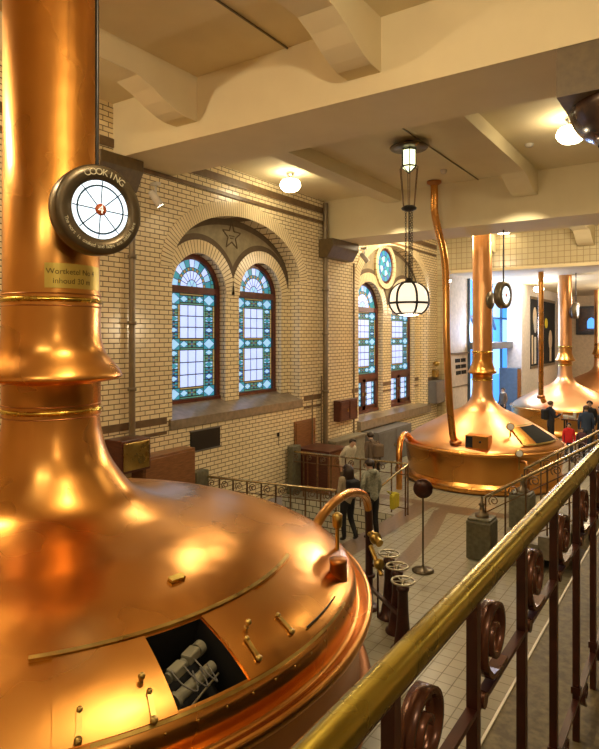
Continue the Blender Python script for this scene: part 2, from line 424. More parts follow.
# floor, ceiling, other walls
PX0, PX1, PY0, PY1 = -9.5, -6.15, 11.3, 13.25
mb = MB()
for a, b, c_, d in ((-14,7,-4,PY0), (-14,PX0,PY0,PY1), (PX1,7,PY0,PY1), (-14,7,PY1,47)):
    mb.add([(a,c_,0),(b,c_,0),(b,d,0),(a,d,0)], [(0,1,2,3)])
fl = mb.build('floor', 'floor', loc=(0,0,0)); fl['kind'] = 'structure'
mb = MB()
mb.box((PX0,PY0,-1.3), (PX1,PY1,-1.2)); mb.box((PX0,PY0-.02,-1.2), (PX1,PY0,0)); mb.box((PX0,PY1,-1.2), (PX1,PY1+.02,-.001))
trim(mb, 'pit')
mb = MB()
for k in range(6): mb.box((PX1-.28*(k+1),PY0,-1.2), (PX1-.28*k,PY1,-.2*(k+1)))
trim(mb, 'step')
mb = MB()
def strip(pts, w, z=.004):
    for p, q in zip(pts[:-1], pts[1:]):
        p = Vector((*p, z)); q = Vector((*q, z)); d = (q-p).normalized(); r = Vector((d.y,-d.x,0))*w/2
        mb.add([p-r, p+r, q+r, q-r], [(0,1,2,3)])
strip([(-6.0,7.2),(-5.95,14.5)], .5, .0035)
strip([(-9.4,14.6),(-3.9,14.6)], .35, .005)
cx, cy = -5.65, 18.26
strip([(cx+4.0*math.cos(math.radians(a)), cy+4.0*math.sin(math.radians(a))) for a in range(-88, 10, 4)], .34, .006)
strip([(-5.4,14.2),(-5.0,12.4),(-4.75,10.6),(-4.6,8.4)], .34, .0045)
trim(mb, 'floor_band')

mb = MB()
pass
for q0, q1 in (((-9.9,-4,8.75), (7,7.7,8.95)), ((-9.9,9.15,8.3), (7,24.6,8.9)), ((-14,24.6,6.97), (7,47,7.2))):
    cl = MB().box(q0, q1).build('ceiling', 'plaster', loc=(0,0,0)); cl['kind'] = 'structure'
def beam(mb, x0, x1, y0, y1, zb, zt, hn=None, hf=None):
    mb.box((x0,y0,zb), (x1,y1,zt))
    for y, s, z in ((y0, 1, hn), (y1, -1, hf)):
        if z is not None:
            h_ = zb-z; P = [(x0,y,zb),(x0,y,z),(x0,y+s*.3,z),(x0,y+s*.5,z+h_*.12),(x0,y+s*.75,z+h_*.38),(x0,y+s*1.0,z+h_*.72),(x0,y+s*1.3,zb)]
            mb.prism(P, (x1-x0,0,0))
mb = MB(); beam(mb, WX-.3, 7, 7.66, 9.21, 7.7, 8.95); trim(mb, 'plaster')
mb = MB(); beam(mb, WX-.3, 7, 15.45, 17.0, 7.12, 8.5); trim(mb, 'plaster')
mb = MB(); beam(mb, -7.8, -7.3, -4, 7.66, 8.33, 8.8, None, 7.98); trim(mb, 'plaster')
mb = MB(); beam(mb, -4.32, -3.79, -4, 7.66, 8.33, 8.8, None, 7.98); trim(mb, 'plaster')
mb = MB(); beam(mb, -7.5, -7.04, 9.21, 15.45, 8.0, 8.4); trim(mb, 'plaster')
mb = MB(); beam(mb, -3.97, -3.42, 9.21, 15.45, 8.0, 8.4, None, 7.72); trim(mb, 'plaster')
mb = MB(); beam(mb, -3.97, -3.42, 17.0, 24.5, 8.0, 8.4, None, 7.6); beam(mb, -7.5, -7.04, 17.0, 24.5, 8.0, 8.4, None, 7.6); trim(mb, 'plaster')
mb = MB(); beam(mb, .4, .9, 9.21, 15.45, 8.0, 8.4); beam(mb, .4, .9, -4, 7.66, 8.33, 8.8); trim(mb, 'plaster')
mb = MB(); mb.tube([(-5.39,-4,8.735),(-5.39,7.66,8.735)], .016, 6); 
o = mb.build('ceiling_conduit', 'pipe'); tag(o, 'thin brown conduit running along the ceiling before the first beam', 'conduit')
mb = MB(); mb.tube([(-4.88,9.3,8.285),(-4.88,15.44,8.285)], .014, 6)
o = mb.build('ceiling_conduit', 'pipe'); tag(o, 'thin brown conduit along the ceiling between the two deep beams', 'conduit')
# lintel wall with opening to next hall
mb = MB(); mb.box((WX,24.5,6.97), (7,24.8,8.35)); mb.box((WX,24.5,0), (-9.1,24.8,6.97)); mb.box((-1.5,24.5,0), (7,24.8,6.97))
o = mb.build('wall_far', 'walltile', loc=(0,0,0)); o['kind'] = 'structure'
mb = MB(); mb.box((-9.1,24.4,6.86), (-1.5,24.85,6.98)); trim(mb, 'plaster')
mb = MB(); mb.box((7,-4,0), (7.2,47,9)); o = mb.build('wall_right', 'plaster_c', loc=(0,0,0)); o['kind'] = 'structure'
mb = MB(); mb.box((-9.9,-4.2,0), (7,-4,9)); o = mb.build('wall_back', 'plaster_c', loc=(0,0,0)); o['kind'] = 'structure'
mb = MB(); mb.box((-14,45,0), (7,45.2,7)); o = mb.build('wall_next_room', 'plaster_c', loc=(0,0,0)); o['kind'] = 'structure'
# next room pillar and side wall, pale wall piece
mb = MB(); mb.box((-8.75,32.5,0), (-8,45,6.97)); o = mb.build('wall_side', 'plaster_w', loc=(0,0,0)); o['kind'] = 'structure'
mb = MB(); mb.box((WX,24.8,0), (WX+.06,28.3,6.97)); trim(mb, 'plaster_w')
mb = MB(); mb.box((WX+.06,24.9,3.45), (WX+.16,28.3,3.5)); mb.box((WX+.06,24.9,1.95), (WX+.12,28.3,1.98)); trim(mb, 'pipe')

# corbels under the beams
def corbel(y0, y1, zt, zb, xs=-9.0):
    mb = MB()
    mb.prism([(WX+.002,y0,zt),(xs,y0,zt),(xs,y0,zt-.22),(xs-.2,y0,zb),(WX+.002,y0,zb)], (0,y1-y0,0))
    return trim(mb, 'corbel', bevel=.02)
corbel(7.1, 8.12, 7.7, 7.1, -9.15); corbel(15.08, 16.65, 7.12, 6.58)
# pilaster under second beam
mb = MB(); mb.box((WX,15.45,0), (WX+.06,17.0,6.6)); trim(mb, 'brick')

# ------------------------------------------------------------------ stained glass windows
GM = ['lead', 'g_clear', 'g_pale', 'g_teal', 'g_green', 'g_blue', 'g_amber']
def cell(mb, x, y0, y1, z0, z1, mi, style=0, g=.013):
    y0 += g; y1 -= g; z0 += g; z1 -= g
    if y1 <= y0 or z1 <= z0: return
    ym, zm = (y0+y1)/2, (z0+z1)/2
    if style == 0: mb.add([(x,y0,z0),(x,y1,z0),(x,y1,z1),(x,y0,z1)], [(0,1,2,3)], mi)
    elif style == 1:  # diamond in square
        h = g*.8
        mb.add([(x,ym,z0),(x,y1,zm),(x,ym,z1),(x,y0,zm)], [(0,1,2,3)], 2 if mi != 2 else 3)
        for (p, q, r) in (((y0,z0),(ym-h,z0),(y0,zm-h)), ((y1,z0),(y1,zm-h),(ym+h,z0)), ((y1,z1),(ym+h,z1),(y1,zm+h)), ((y0,z1),(y0,zm+h),(ym-h,z1))):
            mb.add([(x,*p),(x,*q),(x,*r)], [(0,1,2)], mi)
    elif style == 2:  # cross with a round heart
        for (sa, sb) in ((-1,-1),(1,-1),(1,1),(-1,1)):
            mb.add([(x,ym+sa*(y1-y0)*.12,zm+sb*(z1-z0)*.12),(x,ym+sa*(y1-y0)*.5,zm+sb*(z1-z0)*.16),(x,ym+sa*(y1-y0)*.5,zm+sb*(z1-z0)*.5),(x,ym+sa*(y1-y0)*.16,zm+sb*(z1-z0)*.5)], [(0,1,2,3)], mi)
        mb.add([(x,ym,z0),(x,ym+(y1-y0)*.1,zm),(x,ym,z1),(x,ym-(y1-y0)*.1,zm)], [(0,1,2,3)], 5)
        mb.add([(x,y0,zm),(x,ym,zm-(z1-z0)*.08),(x,y1,zm),(x,ym,zm+(z1-z0)*.08)], [(0,1,2,3)], 6)
def glass_rect(mb, x, y0, y1, z0, z1, plain=False):
    mb.add([(x-.01,y0,z0),(x-.01,y1,z0),(x-.01,y1,z1),(x-.01,y0,z1)], [(0,1,2,3)], 0)
    W = y1-y0; b = W*.25; H = z1-z0
    if H < 1.6:
        nb = 4
        for i in range(3):
            for j in range(nb):
                a = (y0, y0+b, y1-b, y1); zz0 = z0+H*j/nb
                cell(mb, x, a[i], a[i+1], zz0, zz0+H/nb, 1 if i == 1 else 3, 0 if i == 1 else 1)
        return
    tb = .27
    bands = [z0, z1-tb, z0+(H-tb)*.52]
    spans = [(z0+tb, bands[2]), (bands[2]+tb, z1-tb)]
    for zb in bands:
        cell(mb, x, y0, y0+b, zb, zb+tb, 3, 1); cell(mb, x, y1-b, y1, zb, zb+tb, 3, 1)
        for k in range(3):
            w = (W-2*b)/3; cell(mb, x, y0+b+w*k, y0+b+w*(k+1), zb+.05, zb+tb-.05, 3 if k != 1 else 4, 2 if k == 1 else 1)
        cell(mb, x, y0+b, y1-b, zb, zb+.05, 4); cell(mb, x, y0+b, y1-b, zb+tb-.05, zb+tb, 6)
    for (a, c_) in spans:
        nr = max(3, round((c_-a)/.26)); h = (c_-a)/nr
        for j in range(nr):
            for k in range(3):
                w = (W-2*b)/3; cell(mb, x, y0+b+w*k, y0+b+w*(k+1), a+h*j, a+h*(j+1), 1, 0, .012)
        nr *= 2; h = (c_-a)/nr
        for j in range(nr):
            for (p, q) in ((y0, y0+b), (y1-b, y1)):
                s = (q-p)*.16
                cell(mb, x, p, p+s, a+h*j, a+h*(j+1), 4, 0, .007); cell(mb, x, q-s, q, a+h*j, a+h*(j+1), 6, 0, .007)
                cell(mb, x, p+s, q-s, a+h*j, a+h*(j+1), (3, 5, 3, 2, 4, 3)[j % 6], 1 if j % 2 else 2)
def glass_half(mb, x, c, z, R):
    n = 36
    mb.add([(x-.01,c-R*math.cos(PI*k/n),z+R*math.sin(PI*k/n)) for k in range(n+1)], [tuple(range(n+1))], 0)
    def seg(r0, r1, t0, t1, mi):
        g = .009; d0 = g/max(r0, .05); d1 = g/r1
        m = 3; P = []
        for i in range(m+1): t = t0+d1+(t1-t0-2*d1)*i/m; P.append((x, c-(r1-g)*math.cos(t), z+(r1-g)*math.sin(t)))
        for i in range(m, -1, -1): t = t0+d0+(t1-t0-2*d0)*i/m; P.append((x, c-(r0+g)*math.cos(t), z+(r0+g)*math.sin(t)))
        mb.poly(P, mi)
    for k in range(9): seg(R*.22, R*.50, PI*k/9, PI*(k+1)/9, 1)
    for k in range(3): seg(R*.02, R*.22, PI*k/3, PI*(k+1)/3, 2)
    for k in range(18): seg(R*.50, R*.60, PI*k/18, PI*(k+1)/18, 6 if k % 2 else 3)
    for k in range(11): seg(R*.60, R*.86, PI*k/11, PI*(k+1)/11, (2, 3, 1)[k % 3])
    for k in range(22): seg(R*.86, R*1.0, PI*k/22, PI*(k+1)/22, 4 if k % 2 else 3)
wn = [0]
def make_window(y0, y1, zb, zs, transom, doors=None):
    wn[0] += 1; c = (y0+y1)/2
    w = struct('window_%d' % wn[0], (GX, c, zb))
    x0, x1 = GX-.06, GX+.06; ft = .13; R = (y1-y0)/2
    fr = MB()
    fr.box((x0,y0,zb), (x1,y0+ft,zs)); fr.box((x0,y1-ft,zb), (x1,y1,zs)); fr.box((x0-.01,y0,zb), (x1+.03,y1,zb+.12))
    n = 32
    for k in range(n):
        t0, t1 = PI*k/n, PI*(k+1)/n
        P = [(c-r*math.cos(t), zs+r*math.sin(t)) for r, t in ((R-ft, t0), (R, t0), (R, t1), (R-ft, t1))]
        vs = [(x0,*p) for p in P]+[(x1,*p) for p in P]
        fr.add(vs, [(4,5,6,7),(0,3,2,1),(0,4,7,3),(1,2,6,5)])
    fr.build('window_frame', 'frame', w)
    MB().box((x0,y0+ft,transom-.08), (x1+.04,y1-ft,transom+.08)).build('transom', 'frame', w)
    gz = zb+.12
    if doors:
        MB().box((x0,y0+ft,doors-.09), (x1+.03,y1-ft,doors+.09)).build('lower_transom', 'frame', w)
        for a, b in ((y0+ft, c-.02), (c+.02, y1-ft)):
            d = MB()
            d.box((x0,a,gz), (x1,a+.11,doors-.09)); d.box((x0,b-.11,gz), (x1,b,doors-.09)); d.box((x0,a,gz), (x1,b,gz+.14)); d.box((x0,a,doors-.2), (x1,b,doors-.09))
            sh = d.build('casement', 'frame', w)
            g = MB(); glass_rect(g, GX, a+.11, b-.11, gz+.14, doors-.2); g.build('pane', GM, sh)
            MB().box((x1,(b-.1 if a < c-.5 else a+.05),gz+.5), (x1+.03,(b-.06 if a < c-.5 else a+.09),gz+.62)).build('handle', 'brass_worn', sh)
        gz = doors+.09
    g = MB(); glass_rect(g, GX, y0+ft, y1-ft, gz, transom-.08); g.build('stained_glass', GM, w)
    g = MB(); glass_half(g, GX, c, max(zs, transom+.08), R-ft-.02)
    if zs > transom+.08: pass
    g.build('fanlight', GM, w)
for w in BAY1['w']: make_window(w[0], w[1], BAY1['zb']+.06, BAY1['wz'], 5.36)
for w in BAY2['w']: make_window(w[0], w[1], BAY2['zb'], BAY2['wz'], 5.2, 2.82)
# rose window
w = struct('window_5', (NX, 20.5, 6.93)); ry, rz = 20.25, 6.84
mb = MB(); n = 26
for k in range(n):
    t0, t1 = 2*PI*k/n+.012, 2*PI*(k+1)/n-.012
    P = [(ry+r*math.cos(t), rz+r*math.sin(t)) for r, t in ((.66, t0), (.84, t0), (.84, t1), (.66, t1))]
    mb.add([(NX,*p) for p in P]+[(NX+.10,*p) for p in P], [(4,5,6,7),(0,3,2,1),(0,4,7,3),(1,2,6,5),(0,1,5,4),(2,3,7,6)], 0)
mb.lathe((NX,ry,rz), [(.66,.01),(.83,.01),(.83,.085),(.67,.085),(.66,.01)], 48, 1, axis=(1,0,0))
mb.build('brick_ring', ['voussoir', 'brickdark'], w)
MB().lathe((NX,ry,rz), [(.585,.0),(.585,.05),(.67,.05),(.67,.0)], 48, axis=(1,0,0)).build('window_frame', 'frame', w)
mb = MB(); x = NX+.03
mb.add([(x-.008,ry+.585*math.cos(2*PI*k/40),rz+.585*math.sin(2*PI*k/40)) for k in range(40)], [tuple(range(40))], 0)
for ring, (r0, r1, nn, cols) in enumerate(((0.02, .14, 4, (5, 3)), (.165, .36, 8, (2, 3)), (.39, .56, 16, (3, 5)))):
    for k in range(nn):
        t0, t1 = 2*PI*k/nn+.02, 2*PI*(k+1)/nn-.02
        P = [(x, ry+r1*math.cos(t0+(t1-t0)*i/3), rz+r1*math.sin(t0+(t1-t0)*i/3)) for i in range(4)]+[(x, ry+r0*math.cos(t0+(t1-t0)*i/3), rz+r0*math.sin(t0+(t1-t0)*i/3)) for i in (3,2,1,0)]
        mb.poly(P, cols[k % 2])
mb.build('stained_glass', GM, w)
# next-room glazing
w = struct('window_6', (-9.2, 31, 0))
mb = MB(); gx = -9.45
for y in (28.3, 29.2, 30.1, 31.9, 33.7, 35.5): mb.box((gx,y-.05,0), (gx+.12,y+.05,6.97))
for z in (.6, 5.2): mb.box((gx,28.3,z-.04), (gx+.1,35.5,z+.04))
mb.bar((gx+.05,28.5,5.2), (gx+.05,30.6,3.9), .1, .1); mb.bar((gx+.05,30.6,6.6), (gx+.05,32.6,4.6), .12, .12)
mb.build('window_frame', 'frame_g', w)
MB().box((gx,28.3,3.62), (gx+1.0,33.2,3.95)).build('crossbeam', 'grey', w)
mb = MB()
ys = (28.3, 29.2, 30.1, 31.9, 33.7, 35.5)
for i in range(5):
    for j, (za, zb) in enumerate(((0, .6), (.6, 2.2), (2.2, 3.6), (3.6, 5.2), (5.2, 6.97))):
        mb.add([(gx,ys[i],za),(gx,ys[i+1],za),(gx,ys[i+1],zb),(gx,ys[i],zb)], [(0,1,2,3)], (i+j) % 2)
mb.build('pane', ['sky_glass', 'sky_glass2'], w)

# ------------------------------------------------------------------ kettles
def interp(prof, k):
    out = []
    P = prof
    for i in range(len(P)-1):
        p0 = P[max(i-1, 0)]; p1 = P[i]; p2 = P[i+1]; p3 = P[min(i+2, len(P)-1)]
        for j in range(k):
            t = j/k
            out.append(tuple(.5*((2*p1[d])+(-p0[d]+p2[d])*t+(2*p0[d]-5*p1[d]+4*p2[d]-p3[d])*t*t+(-p0[d]+3*p1[d]-3*p2[d]+p3[d])*t**3) for d in (0, 1)))
    return out+[P[-1]]
K1 = (-5.49, 3.67)
DOME = [(.457,3.5),(.475,3.34),(.53,3.12),(.63,2.93),(.82,2.70),(1.1,2.57),(1.4,2.50),(1.7,2.45),(2.1,2.36),(2.44,2.25),(2.75,2.14),(3.0,2.0),(3.06,1.9),(3.06,1.80)]
DP = interp(DOME, 5)
def dz(r):
    best = 2
    for (r0, z0), (r1, z1) in zip(DP[:-1], DP[1:]):
        if r0 <= r <= r1 and r1 > r0: return z0+(z1-z0)*(r-r0)/(r1-r0)
    return best
def kp(deg, r, off=0, c=K1):
    a = math.radians(deg)
    e = .01; s = (dz(min(r+e, 3.05))-dz(r-e))/(min(r+e, 3.05)-r+e)
    n = Vector((-s, 0, 1)).normalized()
    rr = r+n.x*off
    return Vector((c[0]+rr*math.cos(a), c[1]+rr*math.sin(a), dz(r)+n.z*off))
def knorm(deg, r):
    return (kp(deg, r, 1)-kp(deg, r, 0)).normalized()
kt = thing('brewing_kettle', (K1[0], K1[1], 0), 'huge copper brewing kettle in the foreground with an open black hatch window', 'brewing kettle')
# dome with real opening
HA, HB, HR0, HR1 = -20.0, -10.0, 2.47, 2.99
mb = MB(); N = 360
rows = [p for p in DP if p[0] < HR0-.01] + [(HR0, dz(HR0))] + [(HR0+(HR1-HR0)*k/8, dz(HR0+(HR1-HR0)*k/8)) for k in range(1, 8)] + [(HR1, dz(HR1))] + [p for p in DP if p[0] > HR1+.005]
V = []; F = []
for (r, z) in rows:
    for k in range(N):
        a = math.radians(k); V.append((K1[0]+r*math.cos(a), K1[1]+r*math.sin(a), z))
for i in range(len(rows)-1):
    inr = HR0-1e-6 <= rows[i][0] and rows[i+1][0] <= HR1+1e-6 and rows[i][0] < HR1-1e-6
    for k in range(N):
        if inr and 340 <= k < 350: continue
        l = (k+1) % N; F.append((i*N+k, i*N+l, (i+1)*N+l, (i+1)*N+k))
mb.add(V, F, 0, True)
mb.build('dome', 'copper', kt)
def patch(mb, d0, d1, r0, r1, off, mi=0, nd=24, nr=8, thick=.012, smooth=True):
    V = []; 
    for lay in (off, off-thick):
        for i in range(nr+1):
            for j in range(nd+1): V.append(kp(d0+(d1-d0)*j/nd, r0+(r1-r0)*i/nr, lay))
    n1 = (nr+1)*(nd+1); F = []; q = nd+1
    for i in range(nr):
        for j in range(nd):
            F.append((i*q+j, i*q+j+1, (i+1)*q+j+1, (i+1)*q+j))
    mb.add(V[:n1], F, mi, smooth)
    E = [j for j in range(q)]+[i*q+nd for i in range(1, nr+1)]+[nr*q+j for j in range(nd-1, -1, -1)]+[i*q for i in range(nr-1, 0, -1)]
    for a, b in zip(E, E[1:]+E[:1]): mb.add([V[a],V[b],V[n1+b],V[n1+a]], [(0,1,2,3)], mi)
# black recess below the opening
mb = MB()
patch(mb, HA, HB, HR0, HR1, -.34, thick=.01)
for (d0, d1, r0, r1) in ((HA,HB,HR0,HR0), (HA,HB,HR1,HR1)):
    for j in range(10):
        a, b = d0+(d1-d0)*j/10, d0+(d1-d0)*(j+1)/10
        mb.add([kp(a,r0,0), kp(b,r0,0), kp(b,r0,-.34), kp(a,r0,-.34)], [(0,1,2,3)])
for d in (HA, HB):
    for j in range(8):
        a, b = HR0+(HR1-HR0)*j/8, HR0+(HR1-HR0)*(j+1)/8
        mb.add([kp(d,a,0), kp(d,b,0), kp(d,b,-.34), kp(d,a,-.34)], [(0,1,2,3)])
recess = mb.build('hatch_opening', 'blackmat', kt)
# mechanism inside
mch = thing('pump_mechanism', tuple(kp(-15, 2.72, -.3)), 'grey pump mechanism of cylinders and hoses inside the black hatch', 'machinery')
def ml(dd, rr, h): return kp(-15+dd, 2.73+rr, h)
mb = MB(); mb.tube([ml(-3.6,-.0,-.12), ml(2.6,-.12,-.12)], .035, 14); mb.tube([ml(2.6,-.12,-.12), ml(3.8,-.14,-.12)], .05, 14); mb.build('upper_cylinder', 'mech', mch)
mb = MB(); mb.tube([ml(-3.4,.14,-.14), ml(3.6,.03,-.14)], .04, 14); mb.tube([ml(-3.9,.15,-.14), ml(-3.4,.14,-.14)], .055, 14); mb.build('lower_cylinder', 'mech', mch)
for dd, rr in ((-2.0, -.02), (1.1, -.09)):
    a = ml(dd, rr, -.10); t = (ml(dd+1, rr-.02, -.10)-a).normalized(); mb = MB(); mb.bar(a-t*.06, a+t*.06, .085, .07); mb.build('gear_housing', 'mech', mch, bevel=.012)
for s in range(3):
    P = [ml(-2.6+s*1.9, -.06, -.1), ml(-3.2+s*2.0, .02, -.06), ml(-2.6+s*1.9, .13, -.05), ml(-1.0+s*1.5, .17, -.07), ml(-.2+s*1.2, .02, -.08)]
    P = [Vector(p) for p in P]; Q = []
    for i in range(len(P)-1):
        for j in range(6):
            t = j/6; p0, p1, p2, p3 = P[max(i-1,0)], P[i], P[i+1], P[min(i+2,4)]
            Q.append(.5*((2*p1)+(p2-p0)*t+(2*p0-5*p1+4*p2-p3)*t*t+(3*p1-p0-3*p2+p3)*t**3))
    MB().tube(Q, .0055, 6).build('hose', 'grey', mch)
mb = MB(); mb.tube([ml(-2.2,.22,-.13), ml(3.6,.10,-.13)], .008, 6); mb.build('support_rod', 'wheel', mch)
# rim, vessel body, lip
MB().lathe((K1[0],K1[1],0), interp([(3.06,1.82),(3.055,1.76),(3.09,1.735),(3.13,1.76),(3.17,1.79),(3.205,1.78),(3.215,1.74),(3.19,1.70),(3.12,1.69)], 3), 160).build('rim', 'copper', kt)
MB().lathe((K1[0],K1[1],0), interp([(3.13,1.70),(3.12,1.55),(3.09,1.35),(3.08,1.2),(3.09,1.12)], 3)+interp([(3.09,1.10),(3.13,1.06),(3.20,1.0),(3.22,.92),(3.17,.86),(3.05,.84)], 3), 160).build('vessel_body', 'copper_dark', kt)
MB().lathe((K1[0],K1[1],0), [(3.0,.86),(3.0,.05),(3.1,.03),(3.1,0)], 96).build('plinth', 'stone', kt)
# chimney
MB().lathe((K1[0],K1[1],0), [(.453,8.745),(.453,5.9),(.457,5.895),(.457,4.70)], 96).build('chimney', 'copper', kt)
MB().lathe((K1[0],K1[1],0), interp([(.468,4.72),(.468,4.55),(.466,4.40),(.478,4.25),(.52,4.12),(.63,3.98),(.675,3.91),(.67,3.87),(.60,3.845),(.475,3.83)], 5)+[(.468,3.82),(.468,3.5)], 96).build('collar', 'copper', kt)
for z in (4.64, 3.56):
    P = [(.462+.026*math.cos(t*PI/6), z+.026*math.sin(t*PI/6)) for t in range(13)]
    MB().lathe((K1[0],K1[1],0), P, 96).build('brass_ring', 'brass', kt)
    for q in (-.06, .055):
        P = [(.466+.008*math.cos(t*PI/4), z+q+.008*math.sin(t*PI/4)) for t in range(9)]
        MB().lathe((K1[0],K1[1],0), P, 96).build('seam_ring', 'copper_dark', kt)
# brass strip, hinge bar, flaps, seams
mb = MB(); patch(mb, -37, 22, 2.425, 2.455, .028, nd=60, nr=2, thick=.035); mb.build('brass_strip', 'brass_worn', kt)
mb = MB(); patch(mb, -30, 17, 3.008, 3.024, .010, nd=60, nr=2, thick=.03); mb.build('hinge_bar', 'brass_worn', kt)
for nme, a, b in (('sliding_hatch', -33.8, -20.2), ('sliding_hatch', -9.8, 3.5)):
    mb = MB(); patch(mb, a, b, 2.462, 3.005, .016, nd=20, nr=10, thick=.018); h = mb.build(nme, 'copper', kt)
for a in (-23.2, -4.9):
    p = kp(a, 2.78 if a < -10 else 2.71); n = knorm(a, 2.75)
    mb = MB(); mb.lathe(p, [(.0,.0),(.03,.0),(.026,.012),(.010,.02),(.010,.04),(.02,.05),(.024,.065),(.015,.08),(.001,.083)], 16, axis=n); mb.build('knob', 'brass_worn', kt)
for a, r in ((-23.1, 3.0), (-7.1, 2.93), (.9, 2.9), (-31.2, 2.99)):
    p = kp(a, r-.0, .03); q = kp(a+.4, r-.14, .03); nn_ = knorm(a, r-.1)
    mb = MB(); mb.bar(p, q, .032, .012, up=nn_); mb.lathe(p-nn_*.008, [(.024,0),(.024,.016),(.001,.02)], 12, axis=nn_); mb.lathe(q-nn_*.008, [(.018,0),(.018,.022),(.001,.026)], 12, axis=nn_)
    mb.build('latch', 'brass_worn', kt)
mb = MB(); patch(mb, -9.2, -5.6, 2.01, 2.07, .025, nd=4, nr=2, thick=.02); mb.build('name_plate', 'brass', kt)
# curved slot handle, capped gauge stub, vent stub
mb = MB(); mb.tube([kp(4+d*.6, 2.94, .025) for d in range(0, 20)], .007, 8); mb.build('slot_bar', 'black', kt)
p = kp(24.5, 2.90); mb = MB(); mb.lathe(p-Vector((0,0,.09)), [(.085,0),(.08,.2),(.085,.2),(.085,.24),(.03,.25),(.001,.25)], 20); mb.build('sight_stub', 'copper_dark', kt)
p = kp(38, 2.9); mb = MB(); mb.tube([p-Vector((0,0,.03)), p+Vector((0,0,.28))], .022, 10); mb.lathe(p+Vector((0,0,.22)), [(.03,0),(.05,.02),(.055,.14),(.03,.16),(.001,.17)], 14); mb.build('vent_fitting', 'brass_worn', kt)
mb = MB()
for k in range(0, 13):
    p = kp(-30+k*4, 3.05, .0); mb.ball(p, .009, 5)
rv = mb.build('rivets', 'brass_worn', kt); rv['kind'] = 'stuff'; rv.name = 'rivet_row'
# plate on chimney
def chim_patch(mb, c, r, a0, a1, z0, z1, mi=0, n=16):
    V = []
    for z in (z0, z1):
        for k in range(n+1):
            a = math.radians(a0+(a1-a0)*k/n); V.append((c[0]+r*math.cos(a), c[1]+r*math.sin(a), z))
    mb.add(V, [(k, k+1, n+2+k, n+1+k) for k in range(n)], mi, True)
mb = MB(); chim_patch(mb, K1, .470, -42, 36, 4.745, 4.98); pl = mb.build('contents_plate', 'plate', kt)
for txt, z, size in (('Wortketel No 4', 4.90, .075), ('inhoud 30 m', 4.81, .075)):
    vs, fs = text_mesh(txt, size, .001)
    out = []; mb = MB()
    for v in vs:
        a = math.radians(-10)+v.x/.472; rr = .4725
        out.append((K1[0]+rr*math.cos(a), K1[1]+rr*math.sin(a), z+v.y))
    mb.add(out, fs)
    mb.build('engraved_text', 'plate_txt', pl)

# copper arch pipe from the rim down to the floor
P = [(-4.0,6.2,1.85),(-4.02,6.45,2.02),(-4.06,6.9,2.12),(-4.12,7.4,2.1),(-4.22,7.95,1.93),(-4.30,8.25,1.65),(-4.36,8.4,1.2),(-4.40,8.48,.6),(-4.42,8.5,0)]
P = [Vector(p) for p in P]; Q = []
for i in range(len(P)-1):
    for j in range(6):
        t = j/6; p0, p1, p2, p3 = P[max(i-1,0)], P[i], P[i+1], P[min(i+2,len(P)-1)]
        Q.append(.5*((2*p1)+(p2-p0)*t+(2*p0-5*p1+4*p2-p3)*t*t+(3*p1-p0-3*p2+p3)*t**3))
ap = thing('copper_pipe', (-4.42,8.5,0), 'arched copper pipe from the near kettle rim down to the tiled floor', 'pipe')
MB().tube(Q[:31], .062, 14).build('arch', 'copper', ap)
MB().tube(Q[30:]+[P[-1]], .062, 14).build('standpipe', 'iron', ap)
mb = MB(); mb.lathe((-4.42,8.5,0), [(.16,0),(.16,.04),(.07,.05)], 20); mb.build('flange', 'iron', ap); mb = MB(); mb.lathe((-4.41,8.49,.5), [(.07,0),(.1,.01),(.1,.05),(.07,.06)], 18); mb.build('flange', 'iron', ap)
mb = MB(); mb.tube([(-4.36,8.4,1.25),(-4.1,8.25,1.15)], .06, 12); mb.tube([(-4.36,8.42,1.05),(-4.05,8.2,.7)], .035, 10); mb.lathe((-4.2,8.3,1.2), [(.001,-.04),(.09,-.03),(.09,.03),(.001,.04)], 14, axis=(1,-.6,.2)); mb.lathe((-4.1,8.22,.85), [(.001,-.04),(.08,-.03),(.08,.03),(.001,.04)], 14, axis=(1,-.6,.2)); mb.build('valve', 'brass_worn', ap)

# valve stands with hand wheels
VZ = [(-4.02,8.40,.97,'hand wheel valve stand farthest from the near kettle, with pale spoked wheel'), (-3.73,8.06,.95,'middle one of three hand wheel valve stands by the copper standpipe'), (-3.44,7.62,.95,'hand wheel valve stand nearest the brass handrail, in front of two others')]
for (x, y, z, lab) in VZ:
    v = thing('valve_stand', (x,y,0), lab, 'valve', 'hand wheel valve stands beside the kettle')
    MB().lathe((x,y,0), [(.17,0),(.17,.03),(.13,.05),(.095,.3),(.075,.55),(.07,z-.14),(.085,z-.12),(.085,z-.08),(.03,z-.07),(.02,z)], 24).build('column', 'iron', v)
    mb = MB(); R = .155
    mb.tube([(x+R*math.cos(2*PI*k/28), y+R*math.sin(2*PI*k/28), z) for k in range(28)], .014, 8, closed=True)
    for k in range(5):
        a = 2*PI*k/5; mb.tube([(x,y,z-.01), (x+R*math.cos(a), y+R*math.sin(a), z)], .009, 6)
    mb.lathe((x,y,z-.03), [(.03,0),(.03,.05),(.001,.055)], 12)
    mb.build('hand_wheel', 'wheel', v)
vb = MB(); vb.bar((-4.4,8.45,.38), (-3.5,7.75,.38), .05, .05); vb.bar((-4.40,8.45,.72), (-4.02,8.42,.72), .04, .04); vb.tube([(-4.16,8.3,.0),(-4.16,8.3,.8)], .015, 6)
tag(vb.build('link_pipe', 'iron'), 'dark red pipework linking the three valve stands', 'pipe')

